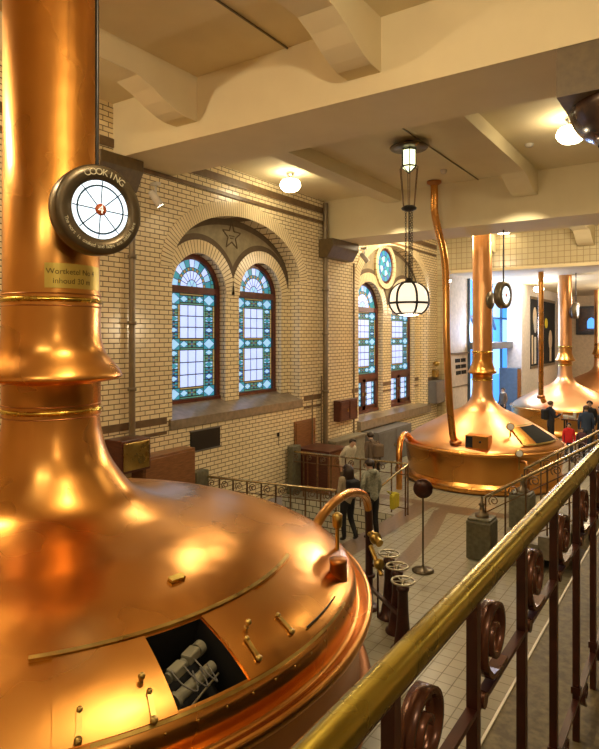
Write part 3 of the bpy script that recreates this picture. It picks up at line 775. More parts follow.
# far kettles (one design, three copies)
def make_far_kettle(c, label, top=8.295):
    k = thing('brewing_kettle', (c[0],c[1],0), label, 'brewing kettle')
    o = (c[0],c[1],0)
    MB().lathe(o, interp([(.285,2.98),(.29,2.7),(.33,2.42),(.45,2.24),(.62,2.10),(.85,1.99),(1.2,1.82),(1.6,1.60),(2.0,1.36),(2.2,1.20),(2.24,1.14)], 4), 96).build('dome', 'copper_far', k)
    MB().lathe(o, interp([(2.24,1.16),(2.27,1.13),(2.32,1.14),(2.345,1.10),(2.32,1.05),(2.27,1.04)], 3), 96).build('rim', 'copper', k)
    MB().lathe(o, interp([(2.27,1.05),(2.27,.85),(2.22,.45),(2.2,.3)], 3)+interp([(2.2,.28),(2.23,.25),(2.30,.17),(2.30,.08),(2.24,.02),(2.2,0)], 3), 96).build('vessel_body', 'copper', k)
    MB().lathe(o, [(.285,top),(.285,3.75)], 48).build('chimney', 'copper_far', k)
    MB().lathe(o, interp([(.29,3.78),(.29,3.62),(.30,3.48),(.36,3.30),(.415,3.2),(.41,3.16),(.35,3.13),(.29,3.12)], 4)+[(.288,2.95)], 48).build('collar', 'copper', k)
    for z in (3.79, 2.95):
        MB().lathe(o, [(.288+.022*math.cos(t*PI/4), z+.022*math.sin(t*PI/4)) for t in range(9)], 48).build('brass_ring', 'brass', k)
    return k
K2 = (-5.65, 18.26)
k2 = make_far_kettle(K2, 'middle copper brewing kettle with a curved flue pipe and small open box')
P2 = [(.45,2.24),(.62,2.10),(.85,1.99),(1.2,1.82),(1.6,1.60),(2.0,1.36),(2.2,1.20)]
def z2(r):
    for (a, b), (c_, d) in zip(P2[:-1], P2[1:]):
        if a <= r <= c_: return b+(d-b)*(r-a)/(c_-a)
    return 1.2
def kp2(deg, r, off=0):
    a = math.radians(deg); return Vector((K2[0]+r*math.cos(a), K2[1]+r*math.sin(a), z2(r)+off))
def patch2(mb, d0, d1, r0, r1, off):
    for i in range(8):
        for j in range(4):
            a, b = d0+(d1-d0)*i/8, d0+(d1-d0)*(i+1)/8; p, q = r0+(r1-r0)*j/4, r0+(r1-r0)*(j+1)/4
            mb.add([kp2(a,p,off), kp2(b,p,off), kp2(b,q,off), kp2(a,q,off)], [(0,1,2,3)], 0, True)
mb = MB(); patch2(mb, -30, 2, 1.45, 2.08, .035); mb.build('hatch_opening', 'blackmat', k2)  # black sheet on the uncut dome stands for its dark inside
mb = MB(); patch2(mb, -42, -30, 1.47, 2.08, .05); mb.build('sliding_hatch', 'copper', k2)
mb = MB(); patch2(mb, -44, 4, 1.41, 1.45, .06); mb.build('hatch_track', 'brass_worn', k2); mb = MB(); patch2(mb, -44, 4, 2.08, 2.12, .06); mb.build('hatch_track', 'brass_worn', k2)
p = kp2(-76, 2.0)
mb = MB(); mb.box((p.x-.28,p.y-.22,p.z-.12), (p.x+.34,p.y+.15,p.z+.24)); bx = mb.build('hatch_box', 'copper', k2, bevel=.01)
mb = MB(); mb.box((p.x-.27,p.y-.225,p.z-.09), (p.x-.08,p.y-.221,p.z+.2)); mb.build('black_front', 'blackmat', bx)  # black plate on the closed box painted as a shaded opening
mb = MB(); mb.lathe((p.x+.13,p.y-.22,p.z+.08), [(.03,0),(.03,.03),(.001,.03)], 10, axis=(0,-1,0)); mb.build('knob', 'black', bx)
def gauge(par, x, y, z, h, n=(.5,-.86,0)):
    mb = MB(); mb.tube([(x,y,z),(x,y,z+h)], .022, 8); mb.lathe((x,y,z+h+.1), [(.001,-.04),(.105,-.04),(.105,.03),(.001,.03)], 20, axis=n); g = mb.build('pressure_gauge', 'brass_worn', par)
    n = Vector(n).normalized(); MB().lathe(Vector((x,y,z+h+.1))+n*.032, [(.085,0),(.001,.002)], 20, axis=n).build('gauge_face', 'white', g)
q = kp2(-48, 1.75); gauge(k2, q.x, q.y, q.z, .18)
mb = MB(); gauge(k2, K2[0]+1.53, K2[1]-1.80, .75, .33)
mb = MB(); mb.tube([(K2[0]+1.5,K2[1]-1.7,.95),(K2[0]+1.72,K2[1]-1.85,.97),(K2[0]+1.78,K2[1]-1.9,.85),(K2[0]+1.78,K2[1]-1.9,.05)], .04, 8); mb.build('side_pipe', 'copper_dark', k2)
k3 = make_far_kettle((-5.29, 29.1), 'third copper brewing kettle, behind the visitors in the next hall', 6.965)
k4 = make_far_kettle((-5.3, 39.6), 'farthest copper brewing kettle, by the back wall of the next hall', 6.965)
# curved flue pipe of K2
P = [(-5.89,14.99,8.27),(-5.89,15.0,7.95),(-5.9,15.05,7.5),(-5.86,15.2,7.05),(-5.80,15.4,6.55),(-5.78,15.5,6.1),(-5.78,15.55,5.5),(-5.80,15.65,4.2),(-5.80,15.85,2.6),(-5.80,16.05,1.8),(-5.79,16.12,1.5),(-5.76,16.22,1.38)]
P = [Vector(p) for p in P]; Q = []
for i in range(len(P)-1):
    for j in range(5):
        t = j/5; p0, p1, p2, p3 = P[max(i-1,0)], P[i], P[i+1], P[min(i+2,len(P)-1)]
        Q.append(.5*((2*p1)+(p2-p0)*t+(2*p0-5*p1+4*p2-p3)*t*t+(3*p1-p0-3*p2+p3)*t**3))
Q.append(P[-1])
fp = thing('flue_pipe', (-5.89,15,6), 'tall bent copper flue pipe rising from the middle kettle to the ceiling', 'pipe')
MB().tube(Q, .095, 16).build('pipe_run', 'copper', fp)
MB().lathe((-5.89,14.99,8.18), [(.1,0),(.19,.06),(.19,.11),(.001,.12)], 24).build('ceiling_flange', 'copper_dark', fp)
MB().lathe((-5.76,16.24,1.32), [(.17,0),(.17,.06),(.1,.09)], 24).build('foot_flange', 'copper_dark', fp)
fp = thing('flue_pipe', (-5.85,26.9,1.1), 'straight slim copper flue pipe in front of the third kettle', 'pipe')
MB().tube([(-5.85,26.95,6.97),(-5.85,26.95,1.75),(-5.75,27.1,1.45)], .11, 14).build('pipe_run', 'copper', fp)
MB().lathe((-5.85,26.95,1.6), [(.12,0),(.17,.05),(.17,.12),(.12,.16)], 20).build('foot_flange', 'copper_dark', fp)
# arched copper pipe at left of K2
P = [(-7.35,16.85,1.15),(-7.36,16.7,1.3),(-7.33,16.4,1.42),(-7.27,16.05,1.42),(-7.2,15.75,1.3),(-7.16,15.6,1.05),(-7.14,15.56,.6),(-7.14,15.56,0)]
tag(MB().tube(P, .085, 12).build('copper_pipe', 'copper'), 'short arched copper pipe at the wall side of the middle kettle', 'pipe')

# ------------------------------------------------------------------ dials
def make_dial(pos, phi, R, label, full, rodtop, name='dial_sign', roll=0):
    n = Vector((math.cos(phi), -math.sin(phi), 0)); e = Vector((math.sin(phi), math.cos(phi), 0)); up = Vector((0,0,1)); P = Vector(pos); q_ = Matrix.Rotation(roll, 3, n); e, up = q_ @ e, q_ @ up
    d = thing(name, pos, label, 'sign')
    wr = R*.65
    MB().lathe(P, [(.001,-.19),(R*.93,-.19),(R*.99,-.17),(R,-.12),(R,-.01),(R*.97,.012),(wr*1.02,.012),(wr*1.02,.0)], 64, axis=n).build('housing', 'dark_bronze', d)
    MB().lathe(P+n*.004, [(wr,0),(.001,0)], 64, axis=n).build('dial_face', 'dial', d)
    at = lambda u, v, o=.0: P+e*u+up*v+n*(.008+o)
    mb = MB()
    def ring(r, w, m=48):
        for k in range(m):
            t0, t1 = 2*PI*k/m, 2*PI*(k+1)/m
            mb.add([at((r-w)*math.cos(t0),(r-w)*math.sin(t0)), at((r+w)*math.cos(t0),(r+w)*math.sin(t0)), at((r+w)*math.cos(t1),(r+w)*math.sin(t1)), at((r-w)*math.cos(t1),(r-w)*math.sin(t1))], [(0,1,2,3)])
    ring(wr*.82, wr*.03)
    for k in range(8):
        t = 2*PI*k/8+PI/2; a = Vector((math.cos(t), math.sin(t))); b = Vector((-a.y, a.x))*wr*.019
        mb.add([at(a.x*wr*.15+b.x, a.y*wr*.15+b.y), at(a.x*wr*.99+b.x, a.y*wr*.99+b.y), at(a.x*wr*.99-b.x, a.y*wr*.99-b.y), at(a.x*wr*.15-b.x, a.y*wr*.15-b.y)], [(0,1,2,3)])
    mb.build('dial_lines', 'dial_blue', d)
    mb = MB(); mb.lathe(P+n*.010, [(wr*.2,0),(wr*.2,.004),(.001,.005)], 32, axis=n); hub = mb.build('number_disc', 'dial_red', d)
    def letters(txt, r, size, center, step, flip=False, mk='letter', nm='lettering'):
        mb = MB(); m = len(txt)
        for i, ch in enumerate(txt):
            if ch == ' ': continue
            t = center+(i-(m-1)/2)*step*(1 if flip else -1)
            vs, fs = text_mesh(ch, size, .001)
            rot = t-PI/2 if not flip else t+PI/2
            c_, s_ = math.cos(rot), math.sin(rot)
            out = [at(r*math.cos(t)+v.x*c_-v.y*s_, r*math.sin(t)+v.x*s_+v.y*c_, .008+v.z) for v in vs]
            mb.add(out, fs)
        mb.build(nm, mk, d)
    if full:
        letters('COOKING', R*.83, R*.21, PI/2-.05, .170)
        letters('The wort is cooked and hops are added here', R*.82, R*.115, -PI/2+.1, .062, True, nm='small_lettering')
    if full: letters('4', .0001, wr*.42, PI/2, 0, mk='letter_w', nm='number')
    MB().tube([P+Vector((0,0,R*.9))-n*.07, Vector((P.x-n.x*.07, P.y-n.y*.07, rodtop))], .018 if full else .02, 10).build('hanging_rod', 'black', d)
    return d, P, n, e
d1, P, n, e = make_dial((-4.645, 3.60, 5.455), math.radians(13), .415, 'large COOKING dial marked 4 mounted at the near kettle chimney', True, 8.75, roll=math.radians(-4))
# bracket between dial and chimney (part)
mb = MB(); mb.lathe(P-n*.14-Vector((0,0,.09)), [(.30,0),(.30,-.05),(.2,-.09),(.16,-.30)], 40, axis=n); mb.build('mounting_drum', 'dark_bronze', d1)
make_dial((-4.47, 16.5, 5.37), math.radians(10), .36, 'small round white dial hanging beside the middle kettle chimney', False, 8.3)
make_dial((-4.62, 28.2, 5.35), math.radians(2), .36, 'narrow white dial seen nearly edge on beside the third kettle chimney', False, 6.97)
for (c_, a) in ((K2, 40), ((-5.29, 29.1), 30)):
    aa = math.radians(a); o = Vector((c_[0]+.30*math.cos(aa)*.98, c_[1]-.30*math.sin(aa)*.2, 5.34 if c_ is K2 else 5.3))
    x = MB().lathe(o, [(.001,0),(.26,0),(.27,.04),(.24,.08),(.001,.08)], 24, axis=(1,-.1,0)).build('side_disc', 'dark_bronze', k2 if c_ is K2 else k3)

# ------------------------------------------------------------------ pendant chandelier
cx, cy = -5.13, 11.66
ch = thing('pendant_lamp', (cx,cy,4.7), 'ornate iron pendant with lantern above and striped opal globe below', 'lamp')
o = (cx,cy,0)
MB().lathe(o, [(.001,8.3),(.12,8.3),(.16,8.24),(.38,8.2),(.40,8.18),(.37,8.15),(.17,8.15),(.001,8.15)], 40).build('ceiling_plate', 'dark_bronze', ch)
mb = MB(); mb.lathe(o, [(.145,8.13),(.145,7.78),(.001,7.66)], 6, smooth=False); mb.build('lantern_glass', 'lamp_green', ch)
mb = MB()
for k in range(6):
    a = 2*PI*k/6; p = (cx+.15*math.cos(a), cy+.15*math.sin(a)); q = (cx+.15*math.cos(a+PI/3), cy+.15*math.sin(a+PI/3))
    mb.bar((*p,8.15), (*p,7.78), .016, .016); mb.bar((*p,7.78), (cx,cy,7.65), .014, .014); mb.bar((*p,7.79), (*q,7.79), .02, .03); mb.bar((*p,8.13), (*q,8.13), .02, .03)
mb.build('lantern_frame', 'black', ch)
for k in range(6):
    a = 2*PI*k/6; MB().tube([(cx+.15*math.cos(a),cy+.15*math.sin(a),7.79), (cx+.20*math.cos(a),cy+.20*math.sin(a),7.77), (cx+.125*math.cos(a),cy+.125*math.sin(a),6.95)], .009, 6).build('tension_rod', 'iron_far', ch)
MB().lathe(o, [(.001,6.98),(.12,6.97),(.16,6.93),(.15,6.9),(.06,6.86),(.001,6.85)], 28).build('spreader_plate', 'black', ch)
for (dx, dy) in ((.07,.0), (-.07,0), (0,.07)):
    mb = MB(); z = 6.88; i = 0
    while z > 5.42:
        a = i % 2*PI/2; R = .025
        mb.tube([(cx+dx+R*.7*math.cos(t)*math.cos(a), cy+dy+R*.7*math.cos(t)*math.sin(a), z-.03+.034*math.sin(t)) for t in [2*PI*k/8 for k in range(8)]], .006, 5, closed=True)
        z -= .052; i += 1
    mb.build('chain', 'black', ch)
MB().tube([(cx,cy,6.9),(cx,cy,5.35)], .012, 8).build('centre_rod', 'black', ch)
GR = .39; gz = 5.02
prof = [(.17,gz+.35),(.28,gz+.28),(.36,gz+.17),(.39,gz+.02),(.38,gz-.1),(.32,gz-.21),(.22,gz-.29),(.12,gz-.32),(.001,gz-.33)]
MB().lathe(o, interp(prof, 3), 40).build('opal_globe', 'globe', ch)
MB().lathe(o, [(.001,gz+.47),(.05,gz+.46),(.06,gz+.40),(.16,gz+.38),(.19,gz+.345),(.14,gz+.34)], 28).build('globe_cap', 'black', ch)
mb = MB()
for k in range(6):
    a = 2*PI*k/6+.3; mb.tube([(cx+(r+.012)*math.cos(a), cy+(r+.012)*math.sin(a), z) for (r, z) in interp(prof[:-2], 3)], .026, 6)
mb.tube([(cx+.405*math.cos(2*PI*k/40), cy+.405*math.sin(2*PI*k/40), gz-.06) for k in range(40)], .026, 6, closed=True)
mb.tube([(cx+.26*math.cos(2*PI*k/32), cy+.26*math.sin(2*PI*k/32), gz-.28) for k in range(32)], .018, 6, closed=True)
mb.build('globe_frame', 'black', ch)

# ------------------------------------------------------------------ ceiling globe lamps
def globe_lamp(x, y, z, label, r=.25, group=None, m='lamp'):
    l = thing('ceiling_lamp', (x,y,z), label, 'lamp', group)
    MB().lathe((x,y,0), [(.001,z),(.11,z),(.10,z-.05),(.05,z-.09),(.05,z-.16),(.1,z-.19)], 20).build('fitting', 'steel', l)
    MB().lathe((x,y,0), interp([(.10,z-.18),(.2,z-.2),(r,z-.29),(r*.97,z-.37),(r*.6,z-.46),(.001,z-.49)], 3), 28).build('glass_globe', m, l)
globe_lamp(-8.5, 12.2, 8.3, 'lit opal ceiling lamp near the arched windows')
globe_lamp(-2.08, 12.0, 8.3, 'lit opal ceiling lamp beside the polished column capital')
globe_lamp(-7.18, 32.6, 6.97, 'small lit ceiling lamp in the next hall above the mural wall')
for (x, y, z, s) in ((-2.0,2.0,8.75,'above the walkway'), (-8.6,1.5,8.75,'behind the near kettle chimney'), (3.6,12.2,8.3,'over the far end of the landing'), (-8.9,20.5,8.3,'above the rose window bay'), (-2.1,20.0,8.3,'on the open side of the middle kettle'), (-3.2,29,6.97,'in the next hall by the third kettle'), (-3.4,38,6.97,'at the back of the next hall'), (3.5,2.0,8.75,'by the right hand wall')):
    globe_lamp(x, y, z, 'added unseen opal fill lamp '+s, m='lamp_dim' if y < 5 else 'lamp')  # all out of view; globes added to give the hall more light

# wall spots
def spot_lamp(x, y, z, aim, label):
    s = thing('spot_lamp', (x,y,z), label, 'lamp'); a = (Vector(aim)-Vector((x,y,z))).normalized()
    MB().lathe((x,y,z), [(.001,-.2),(.06,-.19),(.075,-.14),(.08,.14),(.07,.15)], 20, axis=a).build('can', 'white', s)
    MB().lathe(Vector((x,y,z))+a*.14, [(.068,0),(.001,.002)], 16, axis=a).build('lens', 'spotface', s)
    mb = MB(); mb.bar((x,y,z+.05), (x-.02,y,z+.3), .03, .03); mb.box((x-.12,y-.05,z+.28), (x+.08,y+.05,z+.34)); mb.build('bracket', 'white', s)
    return a
spot_lamp(-9.2, 8.48, 7.03, (-8.9,8.93,6.23), 'white cylindrical spot lamp under the stone corbel by the COOKING dial')
spot_lamp(-8.95, 16.95, 6.72, (-8.2,17.7,5.5), 'white cylindrical spot lamp beside the corbel left of the rose window')
spot_lamp(-8.9, 24.2, 6.6, (-6,22,4), 'bright small spot lamp at the end of the brick wall')
x = MB(); x.lathe((-6.6,24.0,8.3), [(.001,-.06),(.2,-.05),(.22,0)], 24); tag(x.build('ceiling_spotlight', 'lamp'), 'flush bright ceiling light beyond the second deep beam', 'lamp')
x = MB(); x.lathe((-5.3,14.1,8.3), [(.001,-.09),(.06,-.09),(.08,-.03),(.08,0)], 20); tag(x.build('smoke_detector', 'plaster_w'), 'small round smoke detector on the ceiling near the flue pipe top', 'detector')
x = MB(); x.lathe((-3.1,13.2,8.3), [(.001,-.06),(.07,-.06),(.09,-.02),(.09,0)], 20); tag(x.build('smoke_detector', 'plaster_w'), 'small round detector on the ceiling between cross beam and column lamp', 'detector')
x = MB(); x.lathe((-4.2,21.5,8.3), [(.001,-.07),(.07,-.07),(.09,-.02),(.09,0)], 20); tag(x.build('smoke_detector', 'plaster_w'), 'small round detector on the ceiling before the tiled lintel', 'detector')
x = MB(); x.lathe((-5.6,26.5,6.97), [(.001,-.07),(.07,-.07),(.09,-.02),(.09,0)], 20)

# ------------------------------------------------------------------ column with polished capital
col = struct('column_1', (-.71,8.43,0)); col.name = 'column'
mb = MB(); mb.box((-1.49,7.67,7.12), (.07,9.2,7.7)); mb.build('abacus', 'corbel', col)
MB().lathe((-.71,8.43,0), interp([(.76,7.12),(.75,7.02),(.68,6.88),(.58,6.78),(.47,6.72),(.43,6.66)], 4), 48).build('capital', 'marble', col)
MB().lathe((-.71,8.43,0), [(.38,6.6),(.40,4.5),(.42,2.8),(.5,2.75),(.55,2.65),(.55,2.55)], 48).build('shaft', 'marble', col)
MB().box((-1.0,8.1,0), (-.42,8.76,2.37)).build('pier', 'brick', col)

# ------------------------------------------------------------------ landing and stairs
mb = MB(); mb.box((-.80,-3.9,2.37), (6.9,11.45,2.55)); mb.box((.9,11.45,2.37), (6.9,14.3,2.55)); mb.box((.9,14.3,2.37), (6.9,16,2.55))
o = mb.build('landing_floor', 'granite', loc=(0,0,0)); o['kind'] = 'structure'
mb = MB(); mb.box((-.812,-3.9,2.37), (-.80,11.46,2.556)); trim(mb, 'white')
mb = MB()
ns = 16; run = .28; rise = 2.55/ns
for k in range(ns): mb.box((-3.4+run*k,11.55,max(0,rise*k-.25)), (-3.4+run*(k+1)+.03,14.15,rise*(k+1)))
o = mb.build('staircase', 'step', loc=(0,0,0)); o['kind'] = 'structure'

# scroll helper: flat-bar spiral in plane spanned by (u, z)
def scroll(mb, c, u, R, turns, w, t, start, sgn=1, r_end=.15, mi=0, n=44):
    # c centre, u horizontal unit vector, start angle, w depth across plane, t bar thickness
    c = Vector(c); u = Vector(u).normalized(); up = Vector((0,0,1)); nn = u.cross(up)
    pts = []
    for k in range(n+1):
        a = start+sgn*turns*2*PI*k/n; r = R*(1-(1-r_end)*k/n); pts.append((a, r))
    V = []
    for a, r in pts:
        for rr, s in ((r+t/2, -1), (r+t/2, 1), (r-t/2, 1), (r-t/2, -1)):
            V.append(c+(u*math.cos(a)+up*math.sin(a))*rr+nn*s*w/2)
    F = []
    for i in range(n):
        for j in range(4):
            l = (j+1) % 4; F.append((i*4+j, i*4+l, (i+1)*4+l, (i+1)*4+j))
    F += [(0,1,2,3), (n*4+3,n*4+2,n*4+1,n*4)]
    mb.add(V, F, mi, True)

# foreground railing
rx = -.47; TZ = 3.69
fr = thing('landing_railing', (rx,3,2.55), 'foreground railing with thick polished brass handrail and dark red scrollwork bars', 'railing')
MB().tube([(rx,-1.2,TZ-.0),(rx,11.3,TZ-.0)], .0316, 32).build('handrail', 'handrail', fr)
ys = [.989+.4615*k for k in range(-5, 25)]
ys = [y for y in ys if -1.2 < y < 11.3]
MB().bar((rx,-1.2,3.395), (rx,11.3,3.395), .026, .014).build('frieze_bar', 'iron', fr)
MB().bar((rx,-1.2,2.725), (rx,11.3,2.725), .026, .014).build('bottom_bar', 'iron', fr)
MB().bar((rx,-1.2,TZ-.036), (rx,11.3,TZ-.036), .024, .010).build('top_bar', 'iron', fr)
for y in ys:
    mb = MB(); mb.box((rx-.0135,y-.0135,2.55), (rx+.0135,y+.0135,TZ-.03)); mb.box((rx-.019,y-.019,2.755), (rx+.019,y+.019,2.785)); mb.build('baluster', 'iron', fr)
    mb = MB()
    scroll(mb, (rx,y+.145,3.518), (0,1,0), .096, 1.55, .036, .014, PI*1.25, -1, .2)
    # tail sweeping down to the bar and along it to the next baluster
    P = [(y+.080,3.448),(y+.11,3.425),(y+.16,3.415),(y+.24,3.415)]
    for p, q in zip(P[:-1], P[1:]): mb.bar((rx,p[0],p[1]), (rx,q[0],q[1]), .034, .014)
    mb.tube([(rx-.018,y+.04,3.40),(rx+.018,y+.04,3.40)], .020, 10)
    mb.build('scroll', 'iron_scroll', fr)
    mb = MB(); scroll(mb, (rx,y+.21,2.655), (0,1,0), .055, 1.3, .022, .010, PI*1.5, -1, .2); mb.build('lower_scroll', 'iron', fr)

# generic far railing
def far_railing(name, P0, P1, label, n, h0=0, h1=0, r=.028, base=None, scrolls=True, mid=True, hook=True, mrail='rail_old', panel=.26):
    P0 = Vector(P0); P1 = Vector(P1); d = P1-P0; u = Vector((d.x, d.y, 0)).normalized()
    t = thing(name, (P0.x, P0.y, min(P0.z,P1.z)-1), label, 'railing')
    MB().tube([P0, P1], r, 12).build('handrail', mrail, t)
    dn = Vector((0,0,-panel))
    MB().bar(P0+dn, P1+dn, .02, .02).build('frieze_bar', 'iron_far', t)
    for k in range(n+1):
        p = P0+d*k/n; zb = base(p) if base else 0
        MB().box((p.x-.014,p.y-.014,zb), (p.x+.014,p.y+.014,p.z)).build('baluster', 'iron_far', t)
        if scrolls and k < n:
            q = P0+d*(k+.42)/n; mb = MB(); scroll(mb, (q.x,q.y,q.z-panel*.52), u, panel*.34, 1.5, .02, .016, PI*1.3, -1, .2, n=26); mb.build('scroll', 'iron_far', t)
    if mid:
        lo = MB(); z0 = (base(P0) if base else 0); z1 = (base(P1) if base else 0)
        lo.bar((P0.x,P0.y,z0+.15), (P1.x,P1.y,z1+.15), .02, .02); lo.build('bottom_bar', 'iron_far', t)
    return t
ra = far_railing('pit_railing', (-9.35,10.1,1.12), (-6.42,10.88,1.06), 'iron scroll railing with brass handrail nearest the big kettle, by the wall', 9)
rb = far_railing('pit_railing', (-9.35,13.42,1.16), (-5.93,13.42,1.22), 'iron scroll railing with brass handrail along the far side of the stair pit', 8)
mb = MB(); mb.tube([(-5.93,13.42,1.22),(-5.90,13.3,1.21),(-5.95,12.9,1.12),(-6.05,11.9,.86)], .024, 10); mb.build('return_handrail', 'rail_old', rb)
mb = MB(); mb.box((-5.96,13.3,0), (-5.93,13.33,1.2)); mb.build('end_post', 'iron_far', rb)
for (x, y, h, lab) in ((-9.4,9.95,1.28,'short green stone post at the wall end of the nearer pit railing'), (-9.32,13.55,1.3,'green stone post at the wall end of the far pit railing')):
    mb = MB(); mb.box((x-.09,y-.2,0), (x+.1,y+.2,h)); tag(mb.build('stone_post', 'pedestal', bevel=.02), lab, 'post')
# stair railings with pedestals
sb = lambda p: max(0, min(2.55, (p.x+3.4)/run*rise)) if p.x > -3.4 else 0
far_railing('stair_railing', (-3.55,11.68,1.18), (-.55,11.68,3.10), 'nearer stair handrail rising from the stone pedestal with iron scrolls', 8, r=.03, base=sb, panel=.30)
far_railing('stair_railing', (-3.4,14.05,1.3), (-.6,14.05,3.12), 'farther stair handrail rising behind the first one, with iron scrolls', 8, r=.03, base=sb, panel=.30)
for (x, y, lab) in ((-3.62,11.68,'rough grey stone pedestal at the foot of the nearer stair rail'), (-3.45,14.05,'rough grey stone pedestal at the foot of the farther stair rail')):
    pd = thing('stone_pedestal', (x,y,0), lab, 'pedestal')
    MB().box((x-.24,y-.24,0), (x+.24,y+.24,.74)).build('block', 'pedestal', pd, bevel=.03)
    MB().prism([(x-.22,y-.22,.74),(x+.22,y-.22,.74),(x+.22,y+.22,.74),(x-.22,y+.22,.74)], (0,0,.05)).build('cap', 'pedestal', pd, bevel=.02)
    mb = MB(); mb.lathe((x,y,.79), [(.13,0),(.13,.06),(.05,.10),(.04,.2),(.07,.23),(.03,.27),(.02,.38)], 20); mb.build('newel_socket', 'pipe', pd)

# ------------------------------------------------------------------ floor sign stand
sg = thing('sign_stand', (-4.3,10.4,0), 'dark round sign seen from behind on a slim floor stand', 'sign')
MB().lathe((-4.3,10.4,0), [(.2,0),(.2,.025),(.15,.05),(.03,.08),(.02,.1)], 28).build('base', 'dark_bronze', sg)
MB().tube([(-4.3,10.4,.08),(-4.3,10.4,1.35)], .017, 8).build('pole', 'dark_bronze', sg)
MB().lathe((-4.3,10.4,1.5), [(.001,-.015),(.175,-.015),(.175,.015),(.001,.015)], 32, axis=(.38,-.92,0)).build('disc', 'iron', sg)

# ------------------------------------------------------------------ wall furniture
def framed_box(name, a, b, m1, label, cat, doors=1, m2=None, bevel=.01):
    t = thing(name, ((a[0]+b[0])/2,(a[1]+b[1])/2,min(a[2],b[2])), label, cat)
    MB().box(a, b).build('cabinet_body', m1, t, bevel=bevel)
    y0, y1 = a[1], b[1]; w = (y1-y0)/doors
    for k in range(doors):
        mb = MB(); mb.box((b[0],y0+w*k+.04,a[2]+.05), (b[0]+.02,y0+w*(k+1)-.04,b[2]-.05)); dd = mb.build('door', m2 or m1, t, bevel=.006)
        MB().box((b[0]+.02,y0+w*(k+1)-.12,(a[2]+b[2])/2-.05), (b[0]+.045,y0+w*(k+1)-.09,(a[2]+b[2])/2+.05)).build('handle', 'brass_worn', dd)
    return t
framed_box('wall_cabinet', (WX+.005,15.85,1.66), (WX+.28,16.98,2.30), 'wood_dk', 'small dark red wooden cabinet with two doors hung beside the drain pipe', 'cabinet', 2)
framed_box('wall_panel', (WX+.005,13.8,1.1), (WX+.05,14.85,1.9), 'wood', 'brown wooden hatch panel on the brick wall above the counter', 'panel', 1)
framed_box('low_cabinet', (WX+.005,8.1,0), (WX+.35,9.55,1.88), 'wood', 'brown wooden wall cupboard just behind the near kettle dome', 'cupboard', 1)
gb = framed_box('wall_box', (WX+.005,7.45,1.7), (WX+.5,8.15,2.32), 'wood_dk', 'dark wooden glazed box behind the near kettle neck', 'box', 1, 'brass_worn')
bd = thing('notice_board', (WX,10.2,1.7), 'plain black notice board under the left stained glass window', 'board')
MB().box((WX+.005,9.75,1.71), (WX+.03,10.72,2.15)).build('board_panel', 'black', bd)
mb = MB(); mb.box((WX+.0,9.73,1.69), (WX+.04,10.74,1.715)); mb.box((WX,9.73,2.145), (WX+.04,10.74,2.17)); mb.build('board_edge', 'grey', bd)
framed_box('radiator_cabinet', (WX+.005,17.7,0), (WX+.62,20.4,1.12), 'grey', 'long dark grey steel cabinet under the balcony doors', 'cabinet', 2)
framed_box('switch_cabinet', (WX+.01,23.5,1.5), (WX+.35,24.45,2.42), 'grey', 'grey metal switch cabinet at the end of the brick wall', 'cabinet', 1)
tag(MB().box((WX+.01,23.9,2.55), (WX+.2,24.2,2.85)).lathe((WX+.15,24.05,3.0), [(.001,0),(.1,.02),(.14,.14),(.08,.2),(.001,.22)], 14).build('wall_sconce', 'brass_worn', bevel=.02), 'small brass fitting above the grey switch cabinet', 'fitting')
ct = thing('wooden_counter', (-8.8,14.5,0), 'red brown panelled wooden counter behind the far pit railing', 'counter')
MB().box((-9.45,13.9,0), (-8.42,14.8,1.10)).build('counter_body', 'wood', ct, bevel=.02)
MB().box((-9.46,13.84,1.10), (-8.38,14.86,1.17)).build('counter_top', 'wood_dk', ct, bevel=.01)
for k in range(3): MB().box((-9.4+.33*k,13.875,.15), (-9.12+.33*k,13.9,1.0)).build('panel', 'wood_dk', ct, bevel=.01)
def pipe(pts, r, label, m='pipe', rings=()):
    t = thing('drain_pipe', pts[0], label, 'pipe')
    MB().tube(pts, r, 12).build('pipe_run', m, t)
    for z in rings: MB().lathe((pts[0][0],pts[0][1],z), [(r,0),(r*1.35,0),(r*1.35,.07),(r,.07)], 16).build('clamp', m, t)
pipe([(WX+.12,8.02,2.3),(WX+.12,8.02,7.1)], .065, 'thick vertical drain pipe on the brick wall beside the near kettle chimney', rings=(3.2,4.5,5.8))
pipe([(WX+.13,15.27,.9),(WX+.13,15.27,8.2)], .075, 'thick vertical drain pipe at the corner of the second beam corbel', rings=(2.6,4.3,5.6))
pipe([(WX+.1,17.05,1.165),(WX+.1,17.05,6.6)], .03, 'thin vertical pipe beside the balcony door niche', rings=(3,5))
pipe([(WX+.1,15.1,0),(WX+.1,15.1,3.1)], .022, 'short thin pipe rising beside the thick corner drain pipe')
pipe([(WX+.1,14.6,1.175),(WX+.1,14.6,2.6)], .018, 'short thin pipe rising above the wooden hatch panel')
tag(MB().box((WX+.005,13.02,1.6), (WX+.03,13.09,1.70)).tube([(WX+.02,13.06,1.6),(WX+.02,13.06,1.35)], .006, 6).build('wall_switch', 'blackmat'), 'small black wall switch with cord on the brick wall under the right window', 'switch')
